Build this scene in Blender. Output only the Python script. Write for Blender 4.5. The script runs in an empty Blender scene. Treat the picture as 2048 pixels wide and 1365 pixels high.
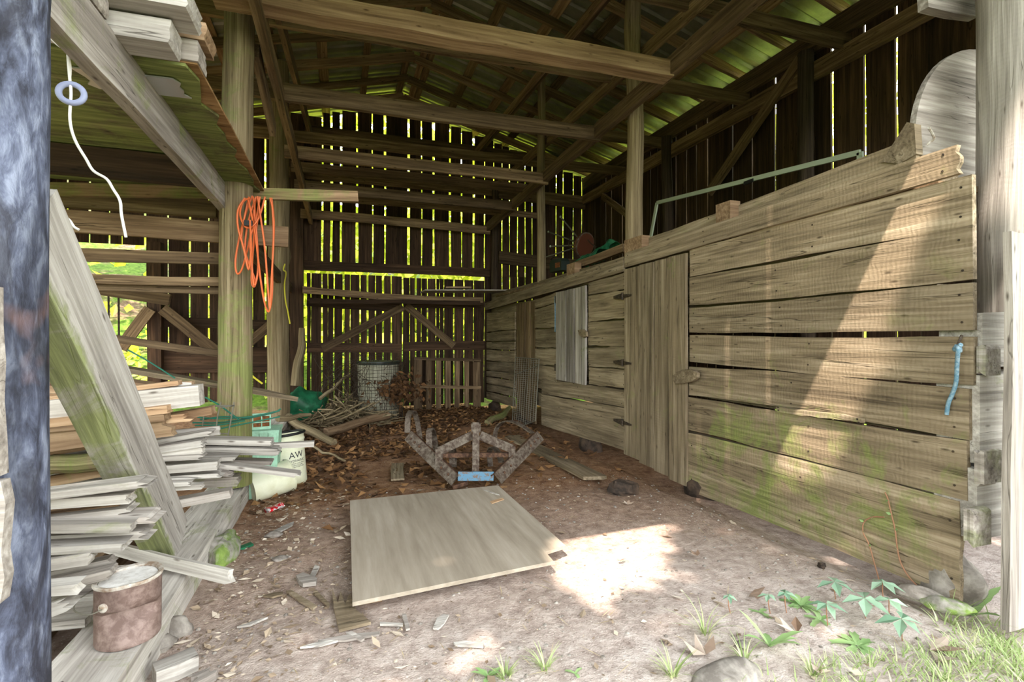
import bpy, math, random
from mathutils import Vector, Matrix, noise
V = Vector
random.seed(11)
S = bpy.context.scene
COL = S.collection

# ------------------------------------------------------------------ camera
FOC, PX0, PY0, YAW, CAMH = 1000.0, 1024.0, 672.0, math.atan(0.344), 1.2
cam = bpy.data.objects.new('camera', bpy.data.cameras.new('camera'))
COL.objects.link(cam)
cam.location = (0, 0, CAMH)
cam.rotation_euler = (math.pi / 2, 0, -YAW)
cam.data.sensor_width = 36.0
cam.data.lens = 36.0 * FOC / 2048.0
cam.data.shift_y = -(682.5 - PY0) / 2048.0
cam.data.clip_start = 0.05
S.camera = cam

# ------------------------------------------------------------------ light
SUN = V((0.80, 1.0, -1.97)).normalized()          # the way the sunlight travels
w = bpy.data.worlds.new('sky'); S.world = w; w.use_nodes = True
nt = w.node_tree; nt.nodes.clear()
wo = nt.nodes.new('ShaderNodeOutputWorld'); wb = nt.nodes.new('ShaderNodeBackground')
tc = nt.nodes.new('ShaderNodeTexCoord'); sp = nt.nodes.new('ShaderNodeSeparateXYZ')
rp = nt.nodes.new('ShaderNodeValToRGB')
nt.links.new(tc.outputs['Generated'], sp.inputs[0]); nt.links.new(sp.outputs['Z'], rp.inputs[0])
e = rp.color_ramp.elements
e[0].position = 0.0; e[0].color = (1.16, 1.20, 1.20, 1)
e[1].position = 1.0; e[1].color = (0.62, 0.68, 0.75, 1)
q = e.new(0.35); q.color = (0.98, 1.03, 1.06, 1)
nt.links.new(rp.outputs[0], wb.inputs[0]); wb.inputs[1].default_value = 3.7
nt.links.new(wb.outputs[0], wo.inputs[0])
sl = bpy.data.lights.new('sun', 'SUN'); sl.energy = 7.6; sl.color = (1.0, 0.87, 0.77); sl.angle = math.radians(0.53)
so = bpy.data.objects.new('sun', sl); COL.objects.link(so)
so.rotation_euler = SUN.to_track_quat('-Z', 'Y').to_euler(); so.location = (-6, -8, 16)
S.view_settings.view_transform = 'Standard'; S.view_settings.look = 'None'
S.view_settings.exposure = 1.12; S.view_settings.gamma = 1.0; S.view_settings.use_curve_mapping = False
S.cycles.max_bounces = 10; S.cycles.diffuse_bounces = 6; S.cycles.glossy_bounces = 3
S.cycles.transparent_max_bounces = 8; S.cycles.transmission_bounces = 4
S.cycles.use_denoising = True

# ------------------------------------------------------------------ helpers
def at(px, py, X=None, Y=None, Z=None):
    """the point in the place seen at pixel (px,py) on the plane X=, Y= or Z= (Z above the ground at the door)"""
    cx, cz = (px - PX0) / FOC, (PY0 - py) / FOC
    s, c = math.sin(YAW), math.cos(YAW)
    d = V((c * cx + s, -s * cx + c, cz))
    if X is not None: t = X / d.x
    elif Y is not None: t = Y / d.y
    else: t = (Z - CAMH) / d.z
    return V((d.x * t, d.y * t, CAMH + d.z * t))

def lin(r, g, b):
    f = lambda c: (c / 255 / 12.92) if c <= 10 else ((c / 255 + 0.055) / 1.055) ** 2.4
    return (f(r), f(g), f(b), 1.0)

def gz(x, y):
    """height of the dirt floor"""
    z = -0.022 * max(0.0, y - 3.2)
    k = max(0.0, min(1.0, (x - 2.32) / .3)); z -= 0.075 * k * k * (3 - 2 * k)
    if y > 0.5 and y < 9.6:
        z += 0.018 * noise.noise(V((x * 1.3, y * 1.3, 0))) + 0.008 * noise.noise(V((x * 4, y * 4, 3)))
    z += 0.10 * max(0.0, min(1.0, (y - 7.0) / 1.5)) * max(0.0, min(1.0, (0.9 - x) / 1.0)) * (0.6 + 0.5 * noise.noise(V((x * 2, y * 2, 8))))
    return z

R = random.uniform
def rv(a=1.0): return V((R(-a, a), R(-a, a), R(-a, a)))

class MB:
    def __init__(s):
        s.v = []; s.f = []; s.g = []; s.p = []; s.ms = []; s.mi = []
        s.cur = 0
    def _put(s, vs, fs, gs=None, pv=None, ms=0.0):
        n = len(s.v)
        s.v += [V(x) for x in vs]
        s.f += [tuple(i + n for i in f) for f in fs]
        s.mi += [s.cur] * len(fs)
        off = rv(20)
        s.g += [V(x) + off for x in (gs if gs is not None else vs)]
        pv = R(0, 1) if pv is None else pv
        s.p += [pv] * len(vs)
        s.ms += (list(ms) if isinstance(ms, (list, tuple)) else [ms] * len(vs))
    def board(s, p0, p1, w, t, side=(0, 0, 1), seg=None, jit=0.003, bow=0.0, ms=0.0, rag=0.0, pv=None, w1=None, msf=None, cut0=0.0, cut1=0.0):
        p0, p1 = V(p0), V(p1)
        x = (p1 - p0); L = x.length; x.normalize()
        wd = V(side); wd = (wd - x * wd.dot(x)).normalized(); td = x.cross(wd)
        n = seg or max(2, int(L / 0.3))
        k = 5 if rag > 0 else (4 if w > 0.18 else 2 if w > 0.09 else 1)
        vs, gs, m = [], [], []
        w1 = w if w1 is None else w1
        ph = R(0, 6)
        prof = [(-0.5 + j / k, 0.5) for j in range(k + 1)] + [(0.5 - j / k, -0.5) for j in range(k + 1)]
        r0 = [R(0, rag) for _ in range(k + 1)]; r1 = [R(0, rag) for _ in range(k + 1)]
        for i in range(n + 1):
            u = i / n
            ww = w + (w1 - w) * u
            ja, jb = R(-jit, jit), R(-jit, jit)
            b = bow * math.sin(math.pi * u) + (jit * 1.2 * math.sin(ph + 5 * u))
            tw = R(-jit, jit) * 0.4
            for (a, c) in prof:
                j = round((a + 0.5) * k)
                e = 0
                if i == 0: e = r0[j] + cut0 * (a + 0.5)
                if i == n: e = -r1[j] - cut1 * (a + 0.5)
                aa = a * ww + (ja if a < -0.49 else jb if a > 0.49 else 0) + b
                q = V((L * u + e, aa, c * t + tw))
                gs.append(q)
                pt = p0 + x * q.x + wd * q.y + td * q.z
                vs.append(pt)
                m.append(msf(pt) if msf else ms)
        K = 2 * (k + 1); fs = []
        for i in range(n):
            for j in range(K):
                a, b2 = i * K + j, i * K + (j + 1) % K
                fs.append((a, a + K, b2 + K, b2))
        for (o, fl) in ((0, False), (n * K, True)):
            for j in range(k):
                q = (o + j, o + j + 1, o + K - 2 - j, o + K - 1 - j)
                fs.append(q[::-1] if fl else q)
        s._put(vs, fs, gs, pv, m)
        return s
    def log(s, p0, p1, r0, r1=None, sides=16, seg=None, bend=0.02, lump=0.05, ms=0.0, msf=None, pv=None):
        p0, p1 = V(p0), V(p1); r1 = r0 if r1 is None else r1
        x = p1 - p0; L = x.length; x.normalize()
        h = V((0, 1, 0)) if abs(x.z) > 0.7 else V((0, 0, 1))
        a = (h - x * h.dot(x)).normalized(); b = x.cross(a)
        n = seg or max(4, int(L / 0.12))
        sd = R(0, 99); vs, gs, m = [], [], []
        kn = [(R(0, 1), R(0, 6.28), R(0.08, 0.2)) for _ in range(int(L * 1.5))]
        for i in range(n + 1):
            u = i / n
            c = p0 + x * (L * u) + (a * noise.noise(V((sd, u * 2, 0))) + b * noise.noise(V((sd, u * 2, 7)))) * bend * 2 * math.sin(math.pi * u)
            for j in range(sides):
                th = 2 * math.pi * j / sides
                r = (r0 + (r1 - r0) * u) * (1 + lump * noise.noise(V((math.cos(th) * 1.2 + sd, math.sin(th) * 1.2, L * u * 3))))
                for (ku, kt, kh) in kn:
                    dd = ((u - ku) * L / 0.07) ** 2 + ((((th - kt + 3.14) % 6.28) - 3.14) / 0.4) ** 2
                    if dd < 4: r *= 1 + kh * math.exp(-dd)
                q = c + (a * math.cos(th) + b * math.sin(th)) * r
                vs.append(q); gs.append(V((L * u, math.cos(th) * r0 * 1.4, math.sin(th) * r0 * 1.4)))
                m.append(msf(q) if msf else ms)
        fs = []
        for i in range(n):
            for j in range(sides):
                k = (j + 1) % sides
                fs.append((i * sides + j, i * sides + k, (i + 1) * sides + k, (i + 1) * sides + j))
        fs.append(tuple(range(sides - 1, -1, -1))); fs.append(tuple(n * sides + j for j in range(sides)))
        s._put(vs, fs, gs, pv, m)
        return s
    def tube(s, pts, r, sides=8, sub=5, closed=False, r1=None, pv=None, flat=None):
        P = [V(p) for p in pts]; n = len(P); out = []
        if sub <= 1 or n < 3: out = P
        else:
            rng = n if closed else n - 1
            for i in range(rng):
                a, b = P[i], P[(i + 1) % n]
                z = P[i - 1] if (closed or i > 0) else a + (a - b)
                c = P[(i + 2) % n] if (closed or i + 2 < n) else b + (b - a)
                for k in range(sub):
                    t = k / sub
                    out.append(0.5 * ((2 * a) + (b - z) * t + (2 * z - 5 * a + 4 * b - c) * t * t + (3 * a - 3 * b + c - z) * t ** 3))
            if not closed: out.append(P[-1])
        N = len(out); vs = []; up = None
        for i, p in enumerate(out):
            d = (out[(i + 1) % N] - out[i - 1]) if closed else (out[min(i + 1, N - 1)] - out[max(i - 1, 0)])
            d = d.normalized() if d.length > 1e-9 else V((0, 0, 1))
            if up is None:
                up = V((0, 0, 1)) if abs(d.z) < 0.8 else V((1, 0, 0))
            up = (up - d * up.dot(d)); up = up.normalized() if up.length > 1e-6 else d.orthogonal().normalized()
            sd = d.cross(up)
            rr = r if r1 is None else r + (r1 - r) * i / (N - 1)
            for j in range(sides):
                th = 2 * math.pi * j / sides
                vs.append(p + (up * math.cos(th) * (1 if flat is None else flat) + sd * math.sin(th)) * rr)
        fs = []
        for i in range(N if closed else N - 1):
            i2 = (i + 1) % N
            for j in range(sides):
                k = (j + 1) % sides
                fs.append((i * sides + j, i2 * sides + j, i2 * sides + k, i * sides + k))
        if not closed:
            fs.append(tuple(range(sides))); fs.append(tuple((N - 1) * sides + j for j in range(sides - 1, -1, -1)))
        s._put(vs, fs, None, pv)
        return s
    def lathe(s, prof, c=(0, 0, 0), sides=32, M=None, fn=None, pv=None):
        vs = []; n = len(prof)
        for (r, z) in prof:
            for j in range(sides):
                th = 2 * math.pi * j / sides
                q = V((r * math.cos(th), r * math.sin(th), z))
                if fn: q = fn(q)
                if M: q = M @ q
                vs.append(q + V(c))
        fs = []
        for i in range(n - 1):
            for j in range(sides):
                k = (j + 1) % sides
                fs.append((i * sides + j, i * sides + k, (i + 1) * sides + k, (i + 1) * sides + j))
        if prof[0][0] > 1e-4: fs.append(tuple(range(sides - 1, -1, -1)))
        if prof[-1][0] > 1e-4: fs.append(tuple((n - 1) * sides + j for j in range(sides)))
        s._put(vs, fs, None, pv)
        return s
    def prism(s, pts, ext, pv=None, ms=0.0):
        P = [V(p) for p in pts]; n = len(P); ext = V(ext)
        vs = P + [p + ext for p in P]
        fs = [tuple(range(n - 1, -1, -1)), tuple(range(n, 2 * n))]
        for i in range(n):
            k = (i + 1) % n
            fs.append((i, k, k + n, i + n))
        s._put(vs, fs, None, pv, ms)
        return s
    def box(s, c, size, rz=0.0, M=None, pv=None, ms=0.0):
        c = V(c); M = M or Matrix.Rotation(rz, 3, 'Z')
        vs = [c + M @ V((size[0] * (i - .5), size[1] * (j - .5), size[2] * (k - .5))) for i in (0, 1) for j in (0, 1) for k in (0, 1)]
        s._put(vs, [(0, 1, 3, 2), (4, 6, 7, 5), (0, 4, 5, 1), (2, 3, 7, 6), (0, 2, 6, 4), (1, 5, 7, 3)], None, pv, ms)
        return s
    def lump(s, c, size, seed=0, rings=10, sides=14, amp=0.25, flat=0.0, pv=None, ms=0.0, rz=0.0):
        vs = []; c = V(c); M = Matrix.Rotation(rz, 3, 'Z')
        for i in range(rings + 1):
            ph = math.pi * i / rings
            for j in range(sides):
                th = 2 * math.pi * j / sides
                d = V((math.sin(ph) * math.cos(th), math.sin(ph) * math.sin(th), math.cos(ph)))
                r = 1 + amp * noise.noise(d * 1.3 + V((seed, seed * 2, 0))) + amp * 0.5 * noise.noise(d * 3 + V((seed, 0, 5)))
                q = V((d.x * r * size[0], d.y * r * size[1], max(d.z * r, -1 + flat) * size[2]))
                vs.append(c + M @ q)
        fs = []
        for i in range(rings):
            for j in range(sides):
                k = (j + 1) % sides
                fs.append((i * sides + j, (i + 1) * sides + j, (i + 1) * sides + k, i * sides + k))
        s._put(vs, fs, None, pv, ms)
        return s
    def leaf(s, c, d, n, L, W, fold=0.2, pv=None, curl=0.0):
        d = V(d).normalized(); n = V(n); n = n - d * n.dot(d)
        n = n.normalized() if n.length > 1e-5 else d.orthogonal().normalized()
        sd = d.cross(n); c = V(c)
        vs = [c, c + d * L * .45 + sd * W * .5 + n * (fold * W), c + d * L + n * curl * L, c + d * L * .45 - sd * W * .5 + n * (fold * W), c + d * L * .5 + n * curl * L * .3]
        s._put(vs, [(0, 1, 4), (1, 2, 4), (2, 3, 4), (3, 0, 4)], None, pv)
        return s
    def build(s, name, mats, parent=None, smooth=False, label=None, cat=None, group=None, kind=None):
        me = bpy.data.meshes.new(name)
        if parent is not None: o0 = V(parent['_w'])
        else:
            xs = [v.x for v in s.v]; ys = [v.y for v in s.v]
            o0 = V(((min(xs) + max(xs)) / 2, (min(ys) + max(ys)) / 2, min(v.z for v in s.v)))
        me.from_pydata([tuple(v - o0) for v in s.v], [], s.f)
        ga = me.attributes.new('gc', 'FLOAT_VECTOR', 'POINT'); ga.data.foreach_set('vector', [c for g in s.g for c in g])
        pa = me.attributes.new('pv', 'FLOAT', 'POINT'); pa.data.foreach_set('value', s.p)
        ma = me.attributes.new('ms', 'FLOAT', 'POINT'); ma.data.foreach_set('value', s.ms)
        if not isinstance(mats, (list, tuple)): mats = [mats]
        for m in mats: me.materials.append(m)
        if len(mats) > 1: me.polygons.foreach_set('material_index', s.mi)
        if smooth:
            me.polygons.foreach_set('use_smooth', [True] * len(me.polygons))
            if smooth != 'full': me.set_sharp_from_angle(angle=math.radians(48))
        o = bpy.data.objects.new(name, me); COL.objects.link(o)
        if parent is not None:
            o.parent = parent; o['_w'] = tuple(o0)
        else:
            o.location = o0; o['_w'] = tuple(o0)
        if label: o['label'] = label
        if cat: o['category'] = cat
        if group: o['group'] = group
        if kind: o['kind'] = kind
        return o

def thing(name, label, cat, loc, group=None):
    o = bpy.data.objects.new(name, None); COL.objects.link(o); o.empty_display_size = 0.1
    o.location = V(loc); o['_w'] = tuple(V(loc)); o['label'] = label; o['category'] = cat
    if group: o['group'] = group
    return o

ORD = 'first second third fourth fifth sixth seventh eighth ninth tenth eleventh twelfth thirteenth fourteenth fifteenth sixteenth'.split()

# ------------------------------------------------------------------ materials
class N:
    def __init__(s, name):
        s.m = bpy.data.materials.new(name); s.m.use_nodes = True; s.t = s.m.node_tree; s.t.nodes.clear()
        s.out = s.t.nodes.new('ShaderNodeOutputMaterial')
    def n(s, kind, **kw):
        nd = s.t.nodes.new('ShaderNode' + kind)
        for k, v in kw.items(): setattr(nd, k, v)
        return nd
    def l(s, a, b): s.t.links.new(a, b)
    def attr(s, name): return s.n('Attribute', attribute_name=name)
    def mapped(s, src, sc):
        m = s.n('VectorMath', operation='MULTIPLY'); s.l(src, m.inputs[0]); m.inputs[1].default_value = sc; return m.outputs[0]
    def noise(s, vec, scale=1.0, detail=4, dist=0.0, rough=0.55):
        x = s.n('TexNoise'); s.l(vec, x.inputs['Vector']); x.inputs['Scale'].default_value = scale; x.inputs['Detail'].default_value = detail
        x.inputs['Distortion'].default_value = dist; x.inputs['Roughness'].default_value = rough; return x.outputs['Fac']
    def ramp(s, fac, stops):
        r = s.n('ValToRGB'); s.l(fac, r.inputs[0]); e = r.color_ramp.elements
        e[0].position = stops[0][0]; e[0].color = stops[0][1]; e[1].position = stops[-1][0]; e[1].color = stops[-1][1]
        for p, c in stops[1:-1]:
            q = e.new(p); q.color = c
        return r.outputs[0]
    def math(s, op, a, b=None, clamp=False):
        m = s.n('Math', operation=op, use_clamp=clamp)
        for i, x in enumerate((a, b)):
            if x is None: continue
            if isinstance(x, (int, float)): m.inputs[i].default_value = x
            else: s.l(x, m.inputs[i])
        return m.outputs[0]
    def mix(s, fac, a, b, mode='MIX'):
        m = s.n('MixRGB', blend_type=mode)
        for i, x in enumerate((fac, a, b)):
            if isinstance(x, (int, float)): m.inputs[i].default_value = x
            elif isinstance(x, tuple): m.inputs[i].default_value = x
            else: s.l(x, m.inputs[i])
        return m.outputs[0]
    def rng(s, x, a, b, c, d):
        m = s.n('MapRange', clamp=True); s.l(x, m.inputs[0])
        for i, v in enumerate((a, b, c, d)): m.inputs[i + 1].default_value = v
        return m.outputs[0]
    def bsdf(s, col, rough=0.8, metal=0.0, bump=None, bs=0.3, bd=0.01, spec=0.3):
        p = s.n('BsdfPrincipled')
        if isinstance(col, tuple): p.inputs['Base Color'].default_value = col
        else: s.l(col, p.inputs['Base Color'])
        if isinstance(rough, (int, float)): p.inputs['Roughness'].default_value = rough
        else: s.l(rough, p.inputs['Roughness'])
        p.inputs['Metallic'].default_value = metal; p.inputs['Specular IOR Level'].default_value = spec
        if bump is not None:
            b = s.n('Bump'); b.inputs['Strength'].default_value = bs; b.inputs['Distance'].default_value = bd
            s.l(bump, b.inputs['Height']); s.l(b.outputs[0], p.inputs['Normal'])
        s.l(p.outputs[0], s.out.inputs['Surface'])
        return p

MOSS = lin(120, 150, 35)
def wood(name, dark, mid, light, stain=0.5, var=0.35, grain=10.0, saw=0.5, rough=0.85, knots=True, crack=0.85, bs=0.35):
    a = N(name); g = a.attr('gc').outputs['Vector']; pv = a.attr('pv').outputs['Fac']; ms = a.attr('ms').outputs['Fac']
    big = a.noise(a.mapped(g, (0.55, grain, grain)), 1.0, 5, 0.9)
    fine = a.noise(a.mapped(g, (2.2, grain * 6, grain * 6)), 1.0, 4, 0.2, 0.6)
    pat = a.noise(a.mapped(g, (0.9, 2.6, 2.6)), 1.0, 4, 0.3)
    mid_ = a.noise(a.mapped(g, (1.3, grain * 2.6, grain * 2.6)), 1.0, 5, 0.6, 0.6)
    mixv = a.math('ADD', a.math('ADD', a.math('MULTIPLY', big, 0.4), a.math('MULTIPLY', mid_, 0.3)), a.math('MULTIPLY', fine, 0.3))
    c = a.ramp(mixv, [(0.36, dark), (0.5, mid), (0.62, light)])
    crk = a.noise(a.mapped(g, (0.8, grain * 1.7, grain * 1.7)), 1.0, 3, 0.5, 0.5)
    crk = a.rng(a.math('ABSOLUTE', a.math('SUBTRACT', crk, 0.5)), 0.0, 0.012, 1, 0)
    crk = a.math('MULTIPLY', crk, a.rng(a.noise(a.mapped(g, (1.4, 6, 6)), 1.0, 2), 0.48, 0.6, 0, crack))
    c = a.mix(crk, c, (dark[0] * .35, dark[1] * .33, dark[2] * .3, 1))
    c = a.mix(a.rng(pat, 0.45, 0.72, 0, stain), c, dark)
    v = a.rng(pv, 0, 1, 1 - var, 1 + var)
    cm = a.n('Combine' + 'Color') if False else None
    hs = a.n('HueSaturation'); a.l(v, hs.inputs['Value']); a.l(c, hs.inputs['Color']); c = hs.outputs[0]
    if knots:
        vo = a.n('TexVoronoi'); a.l(a.mapped(g, (1.3, 4.2, 4.2)), vo.inputs['Vector'])
        k = a.math('MULTIPLY', a.rng(vo.outputs['Distance'], 0.05, 0.17, 0.85, 0.0), a.rng(a.n('SeparateColor').outputs[0] if False else vo.outputs['Color'], 0.45, 0.5, 0, 1))
        c = a.mix(k, c, (dark[0] * .55, dark[1] * .5, dark[2] * .45, 1))
    pos = a.n('NewGeometry').outputs['Position']
    mo = a.noise(pos, 4.2, 7, 0.7, 0.7)
    mm = a.math('MULTIPLY', a.rng(a.math('ADD', mo, a.math('MULTIPLY', ms, 0.34)), 0.61, 0.78, 0, 0.8), a.rng(ms, 0.0, 0.12, 0, 1))
    c = a.mix(mm, c, a.ramp(fine, [(0.3, lin(84, 92, 46)), (0.7, lin(138, 148, 82))]))
    h = a.math('SUBTRACT', a.math('ADD', a.math('MULTIPLY', fine, 0.7), a.math('MULTIPLY', mid_, 0.7)), crk)
    if saw:
        wv = a.n('TexWave', wave_type='BANDS', bands_direction='X'); a.l(g, wv.inputs['Vector'])
        wv.inputs['Scale'].default_value = 13; wv.inputs['Distortion'].default_value = 6; wv.inputs['Detail'].default_value = 2
        h = a.math('ADD', h, a.math('MULTIPLY', wv.outputs['Fac'], saw * 0.14))
    a.bsdf(c, rough, 0, h, bs, 0.012, 0.2)
    return a.m

M = {}
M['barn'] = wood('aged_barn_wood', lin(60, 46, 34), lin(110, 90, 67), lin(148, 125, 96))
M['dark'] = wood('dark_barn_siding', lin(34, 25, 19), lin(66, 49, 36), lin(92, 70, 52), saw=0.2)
M['crib'] = wood('weathered_crib_board', lin(80, 69, 54), lin(134, 118, 95), lin(170, 154, 130), stain=0.55, var=0.27, saw=0.9, bs=0.5)
M['grey'] = wood('grey_weathered_wood', lin(96, 88, 82), lin(150, 141, 132), lin(188, 180, 171), stain=0.3, var=0.2)
M['pale'] = wood('pale_weathered_wood', lin(116, 109, 102), lin(168, 161, 152), lin(206, 200, 191), stain=0.25, var=0.15)
M['fresh'] = wood('newer_brown_lumber', lin(118, 88, 64), lin(170, 138, 106), lin(196, 168, 136), stain=0.25, var=0.2, saw=0.1)
M['plank'] = wood('brown_dry_lumber', lin(88, 67, 48), lin(136, 110, 84), lin(170, 144, 114), stain=0.4, var=0.25)
M['bark'] = wood('grey_bark_log', lin(86, 72, 52), lin(134, 118, 90), lin(168, 152, 122), stain=0.5, var=0.12, grain=16, saw=0, knots=False, bs=0.7)
M['darklog'] = wood('dark_log', lin(38, 30, 25), lin(70, 58, 48), lin(100, 84, 70), stain=0.5, var=0.12, grain=16, saw=0, knots=False, bs=0.7)
M['blueing'] = None
M['mossply'] = wood('mossy_loft_plywood', lin(44, 40, 28), lin(96, 90, 62), lin(140, 132, 96), stain=0.6, var=0.05, grain=6, saw=0, crack=0.3)
M['ply'] = wood('weathered_plywood', lin(138, 126, 110), lin(162, 150, 133), lin(180, 168, 152), stain=0.3, var=0.05, grain=7, saw=0, bs=0.25, knots=False, crack=0.0)
M['rustply'] = wood('brown_plywood_layer', lin(96, 68, 40), lin(146, 112, 72), lin(176, 142, 100), stain=0.4, var=0.1, saw=0)

def simple(name, col, rough=0.6, metal=0.0, var=None, scale=20.0, bs=0.15, spec=0.3, speck=(0.42, 0.62)):
    a = N(name)
    if var is None: a.bsdf(col, rough, metal, None, spec=spec)
    else:
        pos = a.n('TexCoord').outputs['Object']
        f = a.noise(pos, scale, 6, 0.3, 0.65)
        a.bsdf(a.ramp(f, [(speck[0], col), (speck[1], var)]), rough, metal, f, bs, 0.005, spec)
    return a.m
M['white_wire'] = simple('white_wire', lin(212, 208, 200), 0.5)
M['ring'] = simple('grey_blue_plastic', lin(140, 146, 172), 0.45)
M['orange'] = simple('orange_cord', lin(204, 100, 52), 0.5)
M['yellow'] = simple('yellow_rope', lin(206, 196, 60), 0.6)
M['blue'] = simple('blue_rope', lin(86, 122, 140), 0.7, var=lin(140, 160, 170), scale=60)
M['green_wire'] = simple('green_coated_wire', lin(34, 96, 78), 0.45)
M['steel_wire'] = simple('grey_galvanised_wire', lin(120, 116, 104), 0.5, 0.5)
M['rust'] = simple('rusty_iron', lin(74, 60, 50), 0.75, 0.25, lin(118, 108, 96), 30, 0.3)
M['rustdark'] = simple('dark_rusty_iron', lin(66, 46, 36), 0.8, 0.2, lin(110, 82, 62), 40, 0.3)
M['bluepaint'] = simple('chipped_blue_paint', lin(88, 126, 150), 0.6, 0.0, lin(110, 92, 78), 35, 0.3, speck=(0.5, 0.6))
M['can'] = simple('rusty_brown_can', lin(108, 88, 80), 0.6, 0.3, lin(136, 116, 108), 34, 0.2)
M['can_in'] = simple('dried_white_paint', lin(236, 232, 226), 0.7, 0.0, lin(206, 200, 192), 30, 0.3)
M['rim'] = simple('pale_can_rim', lin(206, 200, 190), 0.5, 0.2, lin(150, 128, 108), 30, 0.2)
M['bucket'] = simple('off_white_plastic', lin(222, 222, 196), 0.45, 0.0, lin(206, 204, 172), 6, 0.02)
M['black'] = simple('black_plastic', lin(24, 24, 24), 0.5)
M['ink'] = simple('dark_print', lin(40, 40, 44), 0.6)
M['lemon'] = simple('yellow_print', lin(226, 204, 40), 0.6)
M['redprint'] = simple('red_print', lin(176, 34, 40), 0.5)
M['canprint'] = simple('red_and_silver_can', lin(190, 30, 38), 0.4, 0.3, lin(206, 204, 202), 22, 0.1, speck=(0.5, 0.53))
M['silver'] = simple('bare_aluminium', lin(200, 200, 200), 0.35, 0.8)
M['mint'] = simple('mint_green_paint', lin(164, 208, 182), 0.55, 0.0, lin(140, 176, 150), 14, 0.1)
M['rustfill'] = simple('rust_brown_seed_cake', lin(134, 82, 44), 0.9, 0.0, lin(84, 52, 30), 40, 0.6)
M['greentarp'] = simple('green_tarp', lin(24, 82, 54), 0.45, 0.0, lin(38, 112, 76), 8, 0.2)
M['frame'] = simple('pale_green_metal_frame', lin(170, 180, 156), 0.45, 0.2)
M['stone'] = simple('grey_field_stone', lin(112, 104, 96), 0.9, 0.0, lin(160, 152, 142), 9, 0.5)
M['darkstone'] = simple('dark_brown_block', lin(44, 36, 30), 0.9, 0.0, lin(84, 68, 56), 9, 0.6)
M['drum'] = simple('pale_plastic_drum', lin(150, 148, 128), 0.5, 0.0, lin(176, 172, 152), 5, 0.05)
M['iron'] = simple('black_iron_hinge', lin(48, 42, 36), 0.7, 0.4, lin(84, 70, 56), 50, 0.3)
M['radio'] = simple('dark_green_plastic', lin(40, 50, 44), 0.4)
M['seat'] = simple('brown_vinyl', lin(92, 52, 36), 0.45)
M['rag'] = simple('dark_purple_rag', lin(60, 44, 48), 0.95, 0.0, lin(96, 74, 76), 20, 0.4)

a = N('blue_grey_weathered_log'); pos = a.n('NewGeometry').outputs['Position']
f1 = a.noise(a.mapped(pos, (7, 7, 2.2)), 1.0, 6, 0.8, 0.65); f2 = a.noise(a.mapped(pos, (26, 26, 9)), 1.0, 5, 0.4, 0.65); f3 = a.noise(a.mapped(pos, (2.6, 2.6, 0.7)), 1.0, 4, 0.4)
c = a.ramp(f2, [(0.34, lin(50, 52, 64)), (0.5, lin(88, 93, 112)), (0.64, lin(128, 134, 152))])
c = a.mix(a.rng(f1, 0.50, 0.62, 0, 0.8), c, lin(38, 36, 42))
c = a.mix(a.rng(f3, 0.50, 0.60, 0, 0.75), c, lin(26, 25, 30))
c = a.mix(a.rng(a.noise(pos, 3.3, 3), 0.64, 0.72, 0, 0.5), c, lin(140, 108, 100))
a.bsdf(c, 0.75, 0, a.math('ADD', f1, f2), 0.5, 0.015, 0.25); M['blueing'] = a.m

def mossy(name, base, var):
    a = N(name); pos = a.n('TexCoord').outputs['Object']
    f = a.noise(pos, 7, 6, 0.4, 0.65); f2 = a.noise(pos, 14, 5, 0, 0.6)
    c = a.ramp(f2, [(0.35, base), (0.65, var)])
    c = a.mix(a.rng(f, 0.44, 0.56, 0, 0.95), c, a.ramp(f2, [(0.35, lin(78, 98, 40)), (0.65, lin(124, 148, 66))]))
    a.bsdf(c, 0.95, 0, f2, 0.6, 0.02); return a.m
M['mossstone'] = mossy('moss_covered_stone', lin(120, 114, 104), lin(170, 164, 154))

# corrugated galvanised roof metal seen from below
a = N('galvanised_roof_metal'); pos = a.n('NewGeometry').outputs['Position']
f = a.noise(pos, 3.0, 6, 0.3, 0.7); f2 = a.noise(pos, 60.0, 3)
a.bsdf(a.ramp(f, [(0.35, lin(150, 154, 146)), (0.7, lin(190, 192, 180))]), a.rng(f2, 0.3, 0.7, 0.34, 0.52), 0.85, f2, 0.04, 0.002, 0.4)
M['metal'] = a.m

# dirt floor: red-brown earth, paler near the door: dust plus daylight painted into the tone
a = N('dirt'); pos = a.n('NewGeometry').outputs['Position']
n1 = a.noise(pos, 1.6, 6, 0.4, 0.6); n2 = a.noise(pos, 14, 6, 0.2, 0.7); n3 = a.noise(pos, 70, 4, 0, 0.7)
c = a.ramp(n2, [(0.3, lin(96, 66, 46)), (0.5, lin(138, 104, 78)), (0.72, lin(170, 136, 106))])
dust = a.ramp(n2, [(0.3, lin(148, 132, 122)), (0.55, lin(188, 174, 164)), (0.75, lin(208, 197, 189))])  # dust tone, its paleness partly daylight put into the colour
sx = a.n('SeparateXYZ'); a.l(pos, sx.inputs[0])
yy = a.math('ADD', sx.outputs['Y'], a.math('MULTIPLY', n1, 1.4))
c = a.mix(a.rng(yy, 2.3, 4.6, 1, 0), c, dust)
vo = a.n('TexVoronoi'); a.l(pos, vo.inputs['Vector']); vo.inputs['Scale'].default_value = 55
c = a.mix(a.math('MULTIPLY', a.rng(vo.outputs['Distance'], 0.12, 0.22, 1, 0), a.rng(n1, 0.4, 0.6, 0.0, 0.7)), c, lin(214, 204, 192))
c = a.mix(a.rng(n3, 0.58, 0.7, 0, 0.55), c, lin(70, 50, 38))
h = a.math('ADD', a.math('MULTIPLY', n2, 1.0), a.math('MULTIPLY', n3, 0.5))
a.bsdf(c, 0.95, 0, h, 0.55, 0.03, 0.1); M['dirt'] = a.m

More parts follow.
